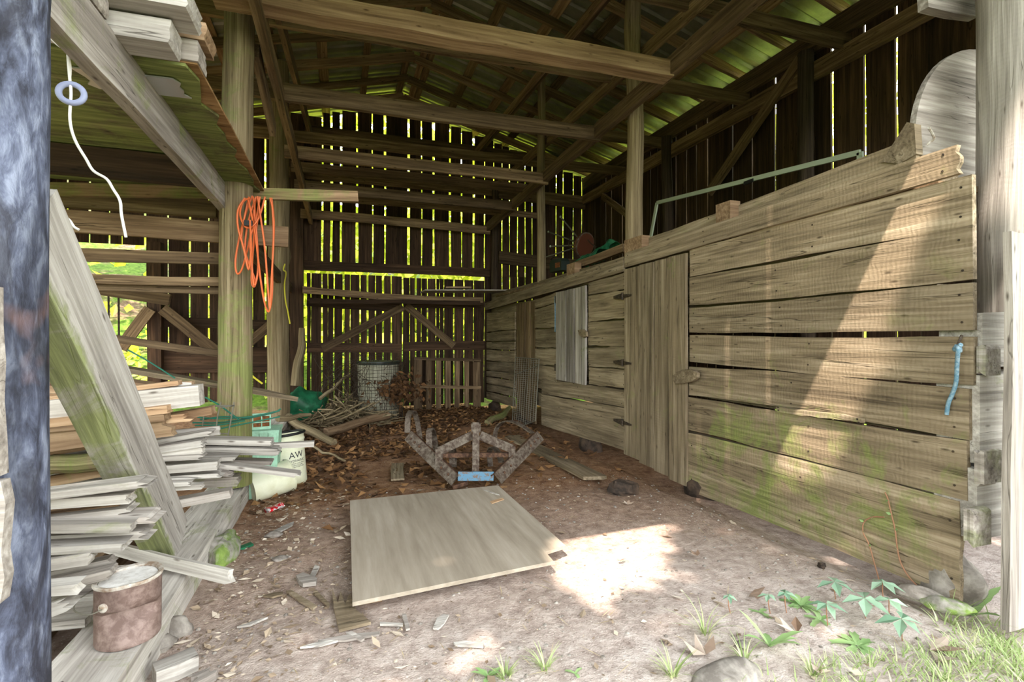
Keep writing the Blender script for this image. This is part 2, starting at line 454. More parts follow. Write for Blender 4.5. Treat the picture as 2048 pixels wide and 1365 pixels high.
# woodland ground outside
a = N('woodland_ground'); pos = a.n('NewGeometry').outputs['Position']
n1 = a.noise(pos, 0.9, 6, 0.5, 0.65); n2 = a.noise(pos, 9, 5, 0.2, 0.7)
c = a.ramp(n2, [(0.3, lin(60, 46, 36)), (0.55, lin(112, 92, 76)), (0.75, lin(150, 132, 116))])
c = a.mix(a.rng(n1, 0.38, 0.50, 0, 0.9), c, a.ramp(n2, [(0.3, lin(44, 70, 18)), (0.7, lin(104, 134, 44))]))
a.bsdf(c, 0.95, 0, n2, 0.5, 0.05, 0.1); M['woods'] = a.m

def leafmat(name, stops, trans=0.35, rough=0.5):
    a = N(name); pv = a.attr('pv').outputs['Fac']
    c = a.ramp(pv, stops)
    p = a.bsdf(c, rough, 0, None, spec=0.3)
    if trans:
        t = a.n('BsdfTranslucent'); a.l(c, t.inputs[0]); mx = a.n('MixShader'); mx.inputs[0].default_value = trans
        a.l(p.outputs[0], mx.inputs[1]); a.l(t.outputs[0], mx.inputs[2]); a.l(mx.outputs[0], a.out.inputs['Surface'])
    return a.m
M['foliage'] = leafmat('sunny_green_leaves', [(0, lin(150, 164, 36)), (0.5, lin(196, 206, 62)), (1, lin(222, 224, 110))], 0.5)
M['crownleaf'] = leafmat('tree_crown_leaves', [(0, lin(60, 84, 36)), (1, lin(96, 120, 60))], 0.12)
M['litter'] = leafmat('dead_brown_leaves', [(0, lin(62, 42, 26)), (0.45, lin(112, 78, 46)), (0.8, lin(150, 112, 72)), (1, lin(186, 160, 128))], 0.0, 0.9)
M['chips'] = leafmat('pale_wood_chips', [(0, lin(116, 96, 76)), (0.5, lin(176, 156, 132)), (1, lin(214, 200, 182))], 0.0, 0.9)
M['grass'] = leafmat('grass_blades', [(0, lin(128, 148, 84)), (0.6, lin(176, 192, 132)), (1, lin(214, 212, 168))], 0.3)
M['deadleaf'] = leafmat('curled_dead_leaf', [(0, lin(110, 86, 68)), (0.6, lin(156, 134, 116)), (1, lin(196, 180, 166))], 0.0, 0.9)
M['straw'] = leafmat('dry_straw', [(0, lin(150, 130, 90)), (1, lin(206, 188, 146))], 0.1, 0.8)
M['creeper'] = leafmat('blue_green_creeper_leaf', [(0, lin(112, 146, 118)), (1, lin(164, 190, 162))], 0.25)
M['weed'] = leafmat('light_green_weed_leaf', [(0, lin(124, 158, 96)), (1, lin(170, 196, 136))], 0.3)
M['stem'] = simple('reddish_stem', lin(150, 110, 84), 0.7)
# ------------------------------------------------------------------ the setting
XC, XR, YB, XL, XRI = 2.65, 4.80, 9.30, -4.2, 1.08     # crib face, right wall, back wall, left wall, ridge
def roofz(x): return 5.42 - (0.262 * (x - XRI) if x > XRI else 0.262 * (XRI - x))     # underside of the rafters
def struct(mb, name, mat, parent=None, smooth=False):
    return mb.build(name, mat, parent, smooth, kind=None if parent else 'structure')

# dirt floor
def grid(name, xs, ys, zf, mat):
    vs = [(x, y, zf(x, y)) for y in ys for x in xs]; n = len(xs)
    fs = [(j * n + i, j * n + i + 1, (j + 1) * n + i + 1, (j + 1) * n + i) for j in range(len(ys) - 1) for i in range(n - 1)]
    mb = MB(); mb._put(vs, fs, None, 0.5); return struct(mb, name, mat, None, 'full')
def lins(a, b, n): return [a + (b - a) * i / n for i in range(n + 1)]
grid('floor', lins(-4.6, 5.4, 160), lins(-1.5, 9.75, 200), gz, M['dirt'])
def outz(x, y):
    z = -0.22
    if y > 10.2: z += min(9.0, 0.42 * (y - 10.2)) + 0.5 * noise.noise(V((x * .3, y * .3, 0))) * min(1, (y - 10.2) / 2)
    if x < -5.0: z += min(5.0, 0.30 * (-5.0 - x))
    if x > 7: z += min(3.0, 0.15 * (x - 7))
    if y < -1.0: z += 0.14
    return z + 0.05 * noise.noise(V((x, y, 2)))
grid('ground_outside', lins(-24, 26, 50), lins(-24, 34, 60), outz, M['woods'])

# ---- back wall: upright boards with slits
def bx(px): return at(px, PY0, Y=YB).x
def siding_x(mb, gaps, y, z0, z1, t=0.025, jit=0.004):
    """gaps: sorted (x, width)"""
    for (xa, wa), (xb, wb) in zip(gaps[:-1], gaps[1:]):
        a, b = xa + wa / 2, xb - wb / 2
        if b - a < 0.02: continue
        c = (a + b) / 2
        zt = z1(a, b) if callable(z1) else z1
        zb = z0(c) if callable(z0) else z0
        mb.board((c, y + R(-.004, .004), zb), (c, y + R(-.004, .004), zt), b - a, t, (1, 0, 0), seg=7, jit=jit)
wide = {663: .038, 682: .036, 714: .036, 770: .036, 817: .045, 867: .045, 900: .04, 947: .045, 645: .028, 744: .03, 531: .03}
up = [531, 568, 600, 645, 663, 682, 714, 745, 770, 817, 843, 867, 900, 923, 947, 969, 987, 1004, 1019, 1035, 1050, 1064, 1088, 1112, 1126, 1146, 1163]
lf = [136, 180, 219, 244, 290, 337, 380, 418, 461, 504]
XO0, XO1 = -3.55, -2.86                               # the open bay low in the left part
HEAD = 2.36
mb = MB()
gp = [(bx(p), wide.get(p, .022)) for p in up] + [(XR + .02, 0)]
gp = [(-.62, 0)] + gp
zt = lambda a, b: min(roofz(a), roofz(b)) + 0.02
siding_x(mb, [g for g in gp if g[0] > -0.63 and (g[0] < -.61 or g[0] > bx(606))], YB, HEAD, zt)
gl = [(XL, 0)] + [(bx(p), .026) for p in lf] + [(bx(531), .028), (bx(568), .01), (-0.60, 0.01)]
siding_x(mb, [g for g in gl if g[0] <= XO1 + 0.1], YB, 2.62, zt)
siding_x(mb, [(-2.87, 0)] + [g for g in gl if g[0] > -2.8], YB, lambda c: 0.12 if c < -1.6 else 0.25, zt)
siding_x(mb, [(2.62, .03)] + [g for g in gp if g[0] > 2.7], YB, 0.0, HEAD, jit=.003)
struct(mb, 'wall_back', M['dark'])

# ---- right wall
def ry(px): return at(px, PY0, X=XR).y
rs = [(1190, .012), (1201, .014), (1212, .02), (1223, .014), (1233, .014), (1245, .022), (1258, .012), (1280, .016), (1301, .016), (1315, .016), (1335, .012), (1352, .014), (1373, .024), (1393, .014),
      (1415, .014), (1432, .012), (1466, .022), (1505, .014), (1550, .024), (1601, .006), (1664, .03), (1729, .032), (1793, .022), (1842, .003)]
mb = MB()
gy = sorted([(ry(p), w_) for p, w_ in rs]) ; gy = [(1.0, 0), (1.5, .01), (2.0, .01), (2.5, .004)] + gy + [(YB, 0)]
for (ya, wa), (yb, wb) in zip(gy[:-1], gy[1:]):
    a_, b_ = ya + wa / 2, yb - wb / 2
    if b_ - a_ < .02: continue
    c = (a_ + b_) / 2
    mb.board((XR + .012, c, -0.1), (XR + .012, c, 4.40), b_ - a_, .025, (0, 1, 0), seg=9, jit=.004)
struct(mb, 'wall_right', M['dark'])
# ---- left wall: boards with wide gaps, high part only boarded
mb = MB(); y = 1.6
while y < YB - .1:
    wd = R(.18, .27); mb.board((XL, y + wd / 2, 2.35), (XL, y + wd / 2, roofz(XL) + .02), wd, .025, (0, 1, 0), seg=4); y += wd + R(.015, .03)
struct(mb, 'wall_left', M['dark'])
# ---- front gable above the open doorway
mb = MB(); x = XL; YF = 1.12
while x < XR:
    wd = R(.2, .28); c = x + wd / 2
    mb.board((c, YF, 3.37), (c, YF, min(roofz(x), roofz(x + wd)) + .02), wd, .025, (1, 0, 0), seg=3)
    x += wd + (0.03 if 0.6 < x < 1.5 else 0.006)
struct(mb, 'wall_front', M['grey'])

# ---- roof: ribbed metal sheets over purlins
def sheet(xa, xb):
    mb = MB(); prof = []; y = 0.75
    while y < 9.75:
        prof += [(y, 0), (y + .055, 0.004), (y + .085, .022), (y + .10, .022), (y + .13, .004)]
        y += 0.23
    xs = lins(xa, xb, 6); n = len(prof)
    vs = [(x, p, roofz(x) + .175 + h) for x in xs for (p, h) in prof]
    fs = [(i * n + j, i * n + j + 1, (i + 1) * n + j + 1, (i + 1) * n + j) for i in range(6) for j in range(n - 1)]
    mb._put(vs, fs, None, .5); return mb
CEIL = {1: struct(sheet(XRI, 5.15), 'ceiling_right', M['metal']), -1: struct(sheet(XL - .35, XRI), 'ceiling_left', M['metal'])}
k = 0
for side in (1, -1):
    for x in ((1.22, 1.32, 1.92, 2.52, 3.13, 3.73, 4.33, 5.02) if side > 0 else [1.0 - .62 * q_ for q_ in range(9)]):
        wd = R(.09, .14); sl_ = -0.262 * side
        mb = MB()
        mb.board((x, .8, roofz(x) + .151), (x, 9.7, roofz(x) + .151), wd, .022, (1, 0, sl_), seg=24, jit=.004)
        struct(mb, 'purlin', M['barn'] if k % 3 else M['plank'], CEIL[side]); k += 1

# ---- the double gate in the back wall
def gate(name, xa, xb, slits, z0, z1, rails, brace):
    mb = MB()
    siding_x(mb, [(xa, .0)] + [(bx(p), w_) for p, w_ in slits] + [(xb, 0)], YB - .03, z0, z1, .022, .003)
    g = struct(mb, name, M['dark'])
    for (za, zb, h) in rails:
        b = MB().board((xa, YB - .06, za), (xb, YB - .06, zb), h, .03, (0, 0, 1), jit=.004); struct(b, 'rail', M['dark'], g)
    b = MB().board(brace[0], brace[1], .13, .025, (0, 0, 1)); struct(b, 'brace', M['barn'], g)
    return g
yb_ = YB - .09
gate('door_1', bx(614), bx(803), [(622, .012), (644, .02), (656, .008), (668, .024), (687, .032), (700, .01), (720, .028), (735, .036), (751, .014), (766, .032), (782, .02)], -.14, 2.28,
     [(1.78, 1.70, .15), (1.0, .97, .17)], (at(645, 698, Y=yb_), at(806, 614, Y=yb_)))
gate('door_2', bx(806), bx(967), [(819, .014), (831, .03), (842, .012), (854, .024), (871, .022), (878, .01), (887, .02), (907, .03), (927, .026), (946, .02)], -.08, 2.26,
     [(1.76, 1.80, .12), (1.0, 1.02, .17)], (at(812, 612, Y=yb_), at(908, 692, Y=yb_)))

# ---- the log crib clad with boards along the right of the driveway
def cz(px, py): return at(px, py, X=XC)
def crib_ms(p):
    v = 0
    if p.z < 1.0 and p.y < 3.6: v = max(0, min(1, (1.05 - p.z) / .5)) * max(0, min(1, (3.7 - p.y) / .8)) * 0.55 * (0.55 + 0.45 * max(0, min(1, (p.y - 1.6) / 0.6)))
    return max(v, .06 if p.y < 6 else .03)
def row(mb, a0, a1, b0, b1, inset=0.0, bow=0, **kw):
    """plank between pixel corners: near/far top a0,a1 and near/far bottom b0,b1 on the crib face"""
    T0, T1, B0, B1 = cz(*a0), cz(*a1), cz(*b0), cz(*b1)
    p0, p1 = (T0 + B0) / 2, (T1 + B1) / 2
    w0, w1 = (T0 - B0).length, (T1 - B1).length
    dx = V((.014 + inset + R(-.004, .004), 0, 0))
    mb.board(p0 + dx, p1 + dx, w0, .028, (0, 0, 1), w1=w1, seg=9, jit=.004, bow=bow, msf=crib_ms, **kw)
    c_ = mb.cur; mb.cur = 1
    for u in (.03, .97) if (p1 - p0).length < 1 else (.025, .5 + R(-.1, .1), .975):
        for s_ in (-.3, .28):
            q = p0.lerp(p1, u) + V((dx.x - .0155 - (.005 if 0 else 0), R(-.01, .01), s_ * (w0 + (w1 - w0) * u)))
            mb.lathe([(0, 0), (.0055, 0), (.0055, -.002), (0, -.002)], q, 7, Matrix.Rotation(math.pi / 2, 3, 'Y'))
    mb.cur = c_
mb = MB()
# near section, far end first
row(mb, (1379, 500), (1944, 347), (1379, 553), (1944, 450))
row(mb, (1379, 557), (1946, 452), (1379, 612), (1946, 561))
row(mb, (1379, 617), (1946, 567), (1379, 665), (1946, 664))
row(mb, (1379, 671), (1946, 673), (1379, 725), (1946, 772), bow=-.006)
row(mb, (1379, 734), (1938, 778), (1376, 789), (1938, 879), bow=.008)
row(mb, (1376, 796), (1938, 883), (1376, 860), (1930, 999))
row(mb, (1376, 864), (1926, 1004), (1374, 978), (1926, 1206), rag=.02)
# between hatch and door
for a_, b_, c_, d_ in ((567, 545, 590, 578), (592, 581, 643, 637), (646, 640, 692, 693), (696, 695, 732, 738), (734, 741, 768, 778)):
    row(mb, (1177, a_), (1250, b_), (1177, c_), (1250, d_))
row(mb, (1083, 757), (1250, 782), (1083, 787), (1250, 815))
row(mb, (1083, 789), (1250, 818), (1083, 850), (1250, 902))
# between far doorway and hatch
for a_, b_, c_, d_ in ((600, 585, 617, 605), (619, 607, 657, 655), (660, 657, 694, 696), (697, 699, 728, 732), (731, 735, 752, 764)):
    row(mb, (1070, a_), (1114, b_), (1070, c_), (1114, d_))
# far section
ys = [(625, 622), (665, 660), (684, 683), (699, 701), (722, 726), (741, 747), (754, 761), (768, 777), (783, 795), (800, 815)]
for (a_, b_), (c_, d_) in zip(ys[:-1], ys[1:]):
    row(mb, (973, a_ + 1), (1029, b_ + 1), (973, c_ - 1), (1029, d_ - 1))
# end wall of the crib towards the door and towards the back (hewn logs behind the boards)
for i in range(7):
    z = .28 + i * .27
    mb.board((XC + .16, 1.62, z), (XC + .16, 9.1, z), .2, .16, (0, 0, 1), seg=6, jit=.006, pv=R(0, .3))
struct(mb, 'wall_crib', [M['crib'], M['iron']])
mb = MB()
mb.board((XC + .06, 5.2, 1.93), (4.75, 5.2, 1.93), 7.2, .03, (0, 1, 0), seg=4, jit=.0)
struct(mb, 'ceiling_crib', M['barn'])

# top rail boards nailed along the crib
def rail_board(name, a0, a1, b0, b1, label, mat, out=-.03, th=.035, **kw):
    m = MB(); row(m, a0, a1, b0, b1, inset=out, **kw)
    return m.build(name, [mat, M['iron']], label=label, cat='board')
rail_board('top_board', (1252, 508), (1927, 288), (1252, 537), (1931, 345), 'wide weathered board along the top of the near crib wall, jutting past the corner', M['crib'], rag=.03)
rail_board('top_board', (972, 607), (1252, 513), (972, 622), (1250, 543), 'grey board along the top of the far crib wall, behind the door head', M['crib'])
rail_board('batten', (1560, 812), (1731, 837), (1560, 822), (1731, 848), 'thin wooden strip nailed across a joint low on the near crib wall', M['crib'], out=-.03)

# doors in the crib
def updoor(name, cols, top, bot, out, mat, wob=.007):
    """cols: pixel columns of the board joints; top/bot: (left y, right y)"""
    m = MB(); n = len(cols) - 1
    for i in range(n):
        a_, b_ = cols[i] + .8, cols[i + 1] - .8
        f = lambda e, c: e[0] + (e[1] - e[0]) * (c - cols[0]) / (cols[-1] - cols[0])
        A, B = cz(a_, f(top, a_)), cz(b_, f(top, b_)); C_, D = cz(a_, f(bot, a_)), cz(b_, f(bot, b_))
        dx = V((out + R(-wob, wob), 0, 0))
        m.board((C_ + D) / 2 + dx, (A + B) / 2 + dx, abs(A.y - B.y), .025, (0, 1, 0), seg=6, jit=.003, ms=.1)
    return struct(m, name, mat)
d3 = updoor('door_3', (1252, 1283, 1313, 1342, 1378), (540, 506), (906, 975), -.012, M['crib'])
d4 = updoor('door_4', (1115, 1136, 1152, 1166, 1176), (586, 571), (759, 771), -.014, M['grey'])
d5 = updoor('door_5', (1030, 1048, 1058, 1068), (609, 602), (830, 850), .03, M['barn'])
def hinge(px, py, par):
    c = cz(px, py) - V((.035, 0, 0)); m = MB()
    m.prism([c + V((0, .02, .03)), c + V((0, .17, 0.012)), c + V((0, .17, -.012)), c + V((0, .02, -.03))], (-.006, 0, 0))
    m.prism([c + V((0, -.02, .018)), c + V((0, -.15, .008)), c + V((0, -.15, -.008)), c + V((0, -.02, -.018))], (-.006, 0, 0))
    m.tube([c + V((-.006, 0, -.035)), c + V((-.006, 0, .035))], .010, 8, 1)
    struct(m, 'hinge', M['iron'], par)
for y_ in (593, 726, 845): hinge(1252, y_, d3)
def turnbutton(pts, par, th):
    m = MB(); P = [cz(*p) + V((-.032, 0, 0)) for p in pts]; m.prism(P[::-1], (-th, 0, 0)); struct(m, 'turn_button', M['crib'], par)
turnbutton([(1358, 752), (1366, 744), (1378, 739), (1394, 739), (1407, 746), (1406, 756), (1396, 763), (1378, 767), (1362, 767), (1358, 760)], d3, .03)
turnbutton([(1165, 661), (1174, 659), (1181, 664), (1182, 673), (1176, 676), (1168, 671)], d4, .03)
m = MB().tube([cz(1113, 593) + V((-.02, 0, 0)), cz(1114, 640) + V((-.025, 0, 0)), cz(1113, 664) + V((-.02, 0, 0))], .008, 6); struct(m, 'strap', M['blue'], d4)
for y_ in (600, 735): 
    m = MB().box(cz(1114, y_) + V((-.02, 0, 0)), (.012, .05, .09)); struct(m, 'hinge', M['iron'], d4)

# ------------------------------------------------------------------ timber frame
def stick(name, p0, p1, w, t, side, mat, label, cat='beam', group=None, **kw):
    m = MB(); m.board(p0, p1, w, t, side, **kw); return m.build(name, mat, label=label, cat=cat, group=group)
def pole(name, p0, p1, r0, r1, mat, label, cat='post', group=None, **kw):
    m = MB(); m.log(p0, p1, r0, r1, **kw); return m.build(name, mat, None, True, label=label, cat=cat, group=group)

# posts
pole('log_post', (-.705, 3.98, .15), (-.675, 3.98, 4.95), .112, .092, M['bark'], 'thick mossy log post on the sill, hung with an orange cord', sides=24, msf=lambda p: .25 + .6 * max(0, 1 - p.z / 2.0), bend=.015)
pole('log_post', (-.79, 7.55, -.1), (-.79, 7.55, 4.95), .145, .12, M['bark'], 'grey bark log post behind the mossy post, a yellow rope on it', sides=20, ms=.15)
stick('square_post', (-.68, 9.12, -.15), (-.68, 9.12, 4.9), .2, .2, (1, 0, 0), M['dark'], 'dark post at the left jamb of the back gate', 'post')
pole('log_post', at(1268, 484, X=2.78), at(1268, 484, X=2.78) * V((1, 1, 0)) + V((0, 0, 5.0)) if False else V((2.78, at(1268, 484, X=2.78).y, 5.0)), .085, .075, M['bark'], 'grey bark log post rising from the near crib wall by the door', sides=20, bend=.02)
pB = at(1083, 545, X=2.78)
pole('log_post', pB - V((0, 0, .15)), (2.78, pB.y, 4.97), .065, .055, M['bark'], 'slim grey log post rising from the far part of the crib', sides=16)
pole('log_post', (2.80, 9.12, .0), (2.80, 9.12, 4.1), .07, .06, M['darklog'], 'dark log post at the back wall to the right of the gate', sides=14)
for px_, lab in ((1612, 'dark log post against the right wall nearest the doorway'), (1333, 'dark log post against the right wall behind the grey crib post')):
    c = at(px_, 200, X=4.66)
    pole('wall_post', (4.66, c.y, -.05), (4.66, c.y, 4.2), .085, .075, M['darklog'], lab)
c = at(312, 600, Y=9.15)
stick('square_post', (c.x, 9.15, -.2), (c.x, 9.15, 2.65), .17, .15, (1, 0, 0), M['dark'], 'dark post beside the opening in the back left wall', 'post')
for y_ in (1.7, 5.4, 9.1):
    stick('square_post', (XL + .1, y_, -.1), (XL + .1, y_, 3.9), .15, .15, (1, 0, 0), M['dark'], 'dark post of the far left wall, out of sight behind the lumber', 'post', 'posts of the far left wall')

# plates and girts
stick('wall_plate', (4.76, .9, 4.32), (4.76, 9.28, 4.32), .24, .05, (0, 0, 1), M['barn'], 'wall plate under the rafters on the right wall', group=None)
stick('wall_girt', (4.72, 1.6, 3.98), (4.72, 9.28, 3.98), .18, .06, (0, 0, 1), M['barn'], 'long rail just under the top plate of the right wall')
stick('wall_plate', (XL + .06, .9, roofz(XL) - .1), (XL + .06, 9.28, roofz(XL) - .1), .2, .06, (0, 0, 1), M['barn'], 'wall plate at the far left eave')
for z_, a_, b_, lab in ((4.73, XL + .05, 4.7, 'highest dark girt across the slatted back wall'), (3.98, -1.0, 4.7, 'middle dark girt across the slatted back wall'), (2.41, -.6, 2.72, 'dark header beam over the back gate')):
    stick('wall_girt', (a_, 9.24, z_), (b_, 9.24, z_), .17 if z_ > 2.5 else .16, .05, (0, 0, 1), M['dark'] if z_ < 2.5 else M['barn'], lab)
stick('wall_girt', (2.9, 9.22, 2.72), (4.75, 9.22, 2.62), .24, .05, (0, 0, 1), M['barn'], 'brown rail low on the back wall above the crib')
stick('wall_girt', (2.9, 9.22, 3.92), (4.75, 9.22, 3.86), .12, .05, (0, 0, 1), M['barn'], 'thin brown rail high on the back wall above the crib')
stick('wall_girt', (-2.8, 9.23, 1.42), (-.8, 9.23, 1.38), .16, .05, (0, 0, 1), M['dark'], 'dark girt across the back left wall under the rails')
stick('wall_girt', (-2.8, 9.23, .82), (-.8, 9.23, .80), .42, .05, (0, 0, 1), M['dark'], 'wide dark board low on the back left wall')

# braces on the walls
def brace(p0, p1, w_, lab, mat=None, t=.04, side=(0, 0, 1)): stick('brace', p0, p1, w_, t, side, mat or M['barn'], lab, 'brace')
brace(at(1602, 118, X=4.68), at(1418, 385, X=4.68), .13, 'slanting brace across the right wall above the pale frame')
brace(at(1205, 392, X=4.68), at(1256, 430, X=4.68), .12, 'short brace on the right wall near the back corner')
c0, c1 = at(300, 618, Y=9.0), at(241, 698, Y=9.0)
brace(c0, c1, .16, 'light brace leaning in the back left opening', M['barn'])
brace(at(325, 618, Y=9.0), at(436, 706, Y=9.0), .17, 'brown brace slanting down right from the dark opening post', M['barn'])
brace(at(555, 640, Y=9.0), at(480, 700, Y=9.0), .15, 'brown brace between the two log posts on the back wall', M['barn'])

# longitudinal beams
stick('long_beam', (2.62, 1.9, 3.52), (2.62, 9.2, 3.22), .15, .07, (0, 0, 1), M['barn'], 'long beam running back along the grey posts, lowest on the right', jit=.008)
stick('long_beam', (2.88, 1.6, 4.00), (2.88, 9.2, 4.10), .13, .05, (0, 0, 1), M['barn'], 'thinner long beam on the far side of the grey posts')
stick('long_beam', (2.50, 1.6, 4.50), (2.50, 9.2, 4.72), .14, .05, (0, 0, 1), M['barn'], 'upper long beam under the right rafters, dark half of the pair')
stick('long_beam', (2.44, 2.4, 4.46), (2.44, 9.2, 4.70), .10, .04, (0, 0, 1), M['plank'], 'upper long beam under the right rafters, lighter half of the pair')
stick('long_beam', (-.50, 2.2, 3.33), (-.47, 9.2, 3.17), .14, .06, (0, 0, 1), M['barn'], 'long beam running back past the mossy post to the gate', jit=.006)
stick('long_beam', at(550, 0, X=-.52), at(627, 290, X=-.44), .16, .05, (0, 0, 1), M['barn'], 'upper long beam under the left rafters')
stick('long_beam', at(511, 100, X=-.58), at(546, 262, X=-.56), .12, .05, (0, 0, 1), M['barn'], 'short beam hugging the back of the long left beam')

# tier beams that land on the long beams
def tier(y_, xa, xb, za, zb, h, t, lab, mat='barn'): stick('tier_beam', (xa, y_, za), (xb, y_, zb), h, t, (0, 0, 1), M[mat], lab, 'beam', jit=.006)
tier(3.56, -.75, 2.62, 3.36, 3.42, .135, .15, 'heavy squared tier beam nearest the doorway', 'grey' if False else 'plank')
tier(4.82, -.75, 2.66, 3.34, 3.38, .15, .05, 'second tier beam from the doorway')
tier(6.25, -.60, 2.66, 3.32, 3.32, .14, .05, 'third tier beam from the doorway')
tier(7.05, -.60, 2.66, 3.40, 3.42, .12, .05, 'fourth tier beam from the doorway, close behind the third')
tier(7.55, -.60, 2.66, 3.30, 3.26, .15, .05, 'fifth tier beam from the doorway')
tier(8.1, -.60, 3.3, 3.30, 3.30, .10, .05, 'thin sixth tier beam from the doorway, close behind the fifth')
tier(9.0, -.62, 2.66, 3.24, 3.18, .15, .05, 'tier beam right in front of the back wall')
# full-width ties
for y_, lab in ((3.62, 'upper tie across the barn nearest the doorway'), (4.95, 'upper tie across the barn, second from the doorway'), (6.42, 'upper tie across the barn, third from the doorway'), (7.78, 'upper tie across the barn, fourth from the doorway')):
    stick('tie_beam', (XL + .1, y_, 4.02), (4.92, y_ + R(-.03, .03), 4.13), .15, .05, (0, 0, 1), M['barn'], lab, 'beam', jit=.006, seg=20)
# rafters
NR = 13
for i in range(NR):
    y_ = 9.12 - i * .68 + 0
    for sd_, xe in ((1, 5.05), (-1, XL - .25)):
        h = R(.10, .135)
        a_ = V((XRI, y_ + sd_ * .028, roofz(XRI) + .07)); b_ = V((xe, y_ + sd_ * .028, roofz(xe) + .07))
        lab = 'rough rafter under the metal roof, %s from the back wall on the %s slope' % (ORD[i], 'right' if sd_ > 0 else 'left')
        stick('rafter', a_, b_, h, .05, (0, 0, 1), M['barn'] if i % 2 else M['plank'], lab, 'rafter', 'rafters of the barn roof', jit=.006, seg=14)
stick('header_beam', (XL, 1.12, 3.3), (XR, 1.12, 3.3), .14, .14, (0, 0, 1), M['grey'], 'header over the wide doorway, out of view')
stick('header_brace', at(1845, 2, Y=1.75), at(1946, 22, Y=1.75), .10, .05, (0, 0, 1), M['grey'], 'pale board end against the top of the right door post', 'board')
# ------------------------------------------------------------------ left side: sill, loft, brace, lumber
stick('sill_beam', (-.76, .75, .0), (-.76, 9.15, -.06), .3, .24, (0, 0, 1), M['pale'], 'heavy pale sill beam along the left edge of the dirt drive', jit=.004, ms=.22, seg=30)
# left door post and its siding ends
pole('door_post', (-.845, 1.61, .0), (-.862, 1.62, 3.25), .128, .125, M['blueing'], 'blue-grey weathered log post at the near left edge of the doorway', sides=28, bend=.008, lump=.03)
for (z0, z1, xe, lab) in ((.885, 1.315, -.712, 'pale board end nailed to the left door post, upper one'), (.60, .875, -.70, 'pale board end nailed to the left door post, lower one'), (1.75, 2.05, -.735, 'pale board end high on the left door post')):
    m = MB(); m.board((-1.7, 1.455, (z0 + z1) / 2), (xe - .012, 1.455, (z0 + z1) / 2), z1 - z0, .035, (0, 0, 1), rag=.012, jit=.004)
    m.build('siding_board', M['grey'], label=lab, cat='board')
# leaning brace
bA, bB = V((-.815, 1.68, 1.54)), V((-.80, 2.90, .17)); bN = V((0, bB.z - bA.z, -(bB.y - bA.y))).normalized(); bN = bN if bN.z < 0 else -bN
stick('brace', bA, bB, .235, .11, (0, .7, .7), M['pale'], 'thick leaning brace from the left door post down to the sill', 'brace', jit=.004, seg=10, msf=lambda p: .85 if (p - bA).dot(bN) > .09 else .02)  # moss along the underside; it also paints that face's shade
# loft
stick('loft_beam', (-.775, .9, 2.168), (-.775, 4.0, 2.168),   .18, .055, (0, 0, 1), M['grey'], 'long loft beam running overhead from the door to the mossy post', jit=.004, ms=.26, seg=14)
stick('loft_joist', (-3.6, 3.42, 2.17), (-.81, 3.42, 2.17), .16, .06, (0, 0, 1), M['dark'], 'dark joist under the mossy loft floor', 'beam')
stick('loft_joist', (-3.6, 4.2, 2.13), (-.86, 4.2, 2.13), .12, .06, (0, 0, 1), M['barn'], 'brown joist at the far end of the mossy loft floor', 'beam')
t = thing('loft_floor_sheet', 'mossy plywood loft floor seen from below, edge peeling', 'plywood sheet', (-1.6, 3.0, 2.265))
m = MB(); xs = [(-3.4, 2.3), (-3.4, 4.2)]
edge = [(-.575 + R(-.03, .02), 4.2 - i * .12) for i in range(17)]
m.prism([(x, y, 2.262) for x, y in xs + edge], (0, 0, .012), ms=.75); m.build('face_ply', M['mossply'], t)
m = MB(); m.prism([(-3.4, 2.28, 2.2755), (-3.4, 4.24, 2.2755), (-.535, 4.25, 2.2755), (-.53, 2.9, 2.2755), (-.535, 2.28, 2.2755)], (0, 0, .012)); m.build('core_ply', M['rustply'], t)
m = MB(); m.board((-1.0, 2.50, 2.254), (-.62, 2.47, 2.254), .17, .006, (0, 1, 0), rag=.03); m.build('metal_strip', M['silver'], label='rust-edged strip of sheet metal under the mossy loft floor', cat='metal strip')
for (p0, p1, h, tt, mat, lab) in (
    ((-2.8, 2.175, 2.302), (-.575, 2.175, 2.302), .08, .135, 'pale', 'thick pale timber end on the loft, lowest of the overhead pile'),
    ((-2.8, 2.33, 2.33), (-.525, 2.33, 2.33), .08, .13, 'grey', 'pale timber end on the loft, just behind the lowest one'),
    ((-2.8, 2.13, 2.38), (-.50, 2.12, 2.385), .07, .18, 'pale', 'pale plank end on top of the overhead pile'),
    ((-2.8, 1.99, 2.302), (-.735, 1.99, 2.302), .08, .11, 'grey', 'grey timber end on the loft, nearest the door'),
    ((-2.8, 2.36, 2.41), (-.50, 2.36, 2.41), .07, .16, 'plank', 'browner plank end at the back of the overhead pile')):
    stick('loft_timber', p0, p1, h, tt, (0, 0, 1), M[mat], lab, 'timber', 'timbers piled on the loft', rag=.012, jit=.004)

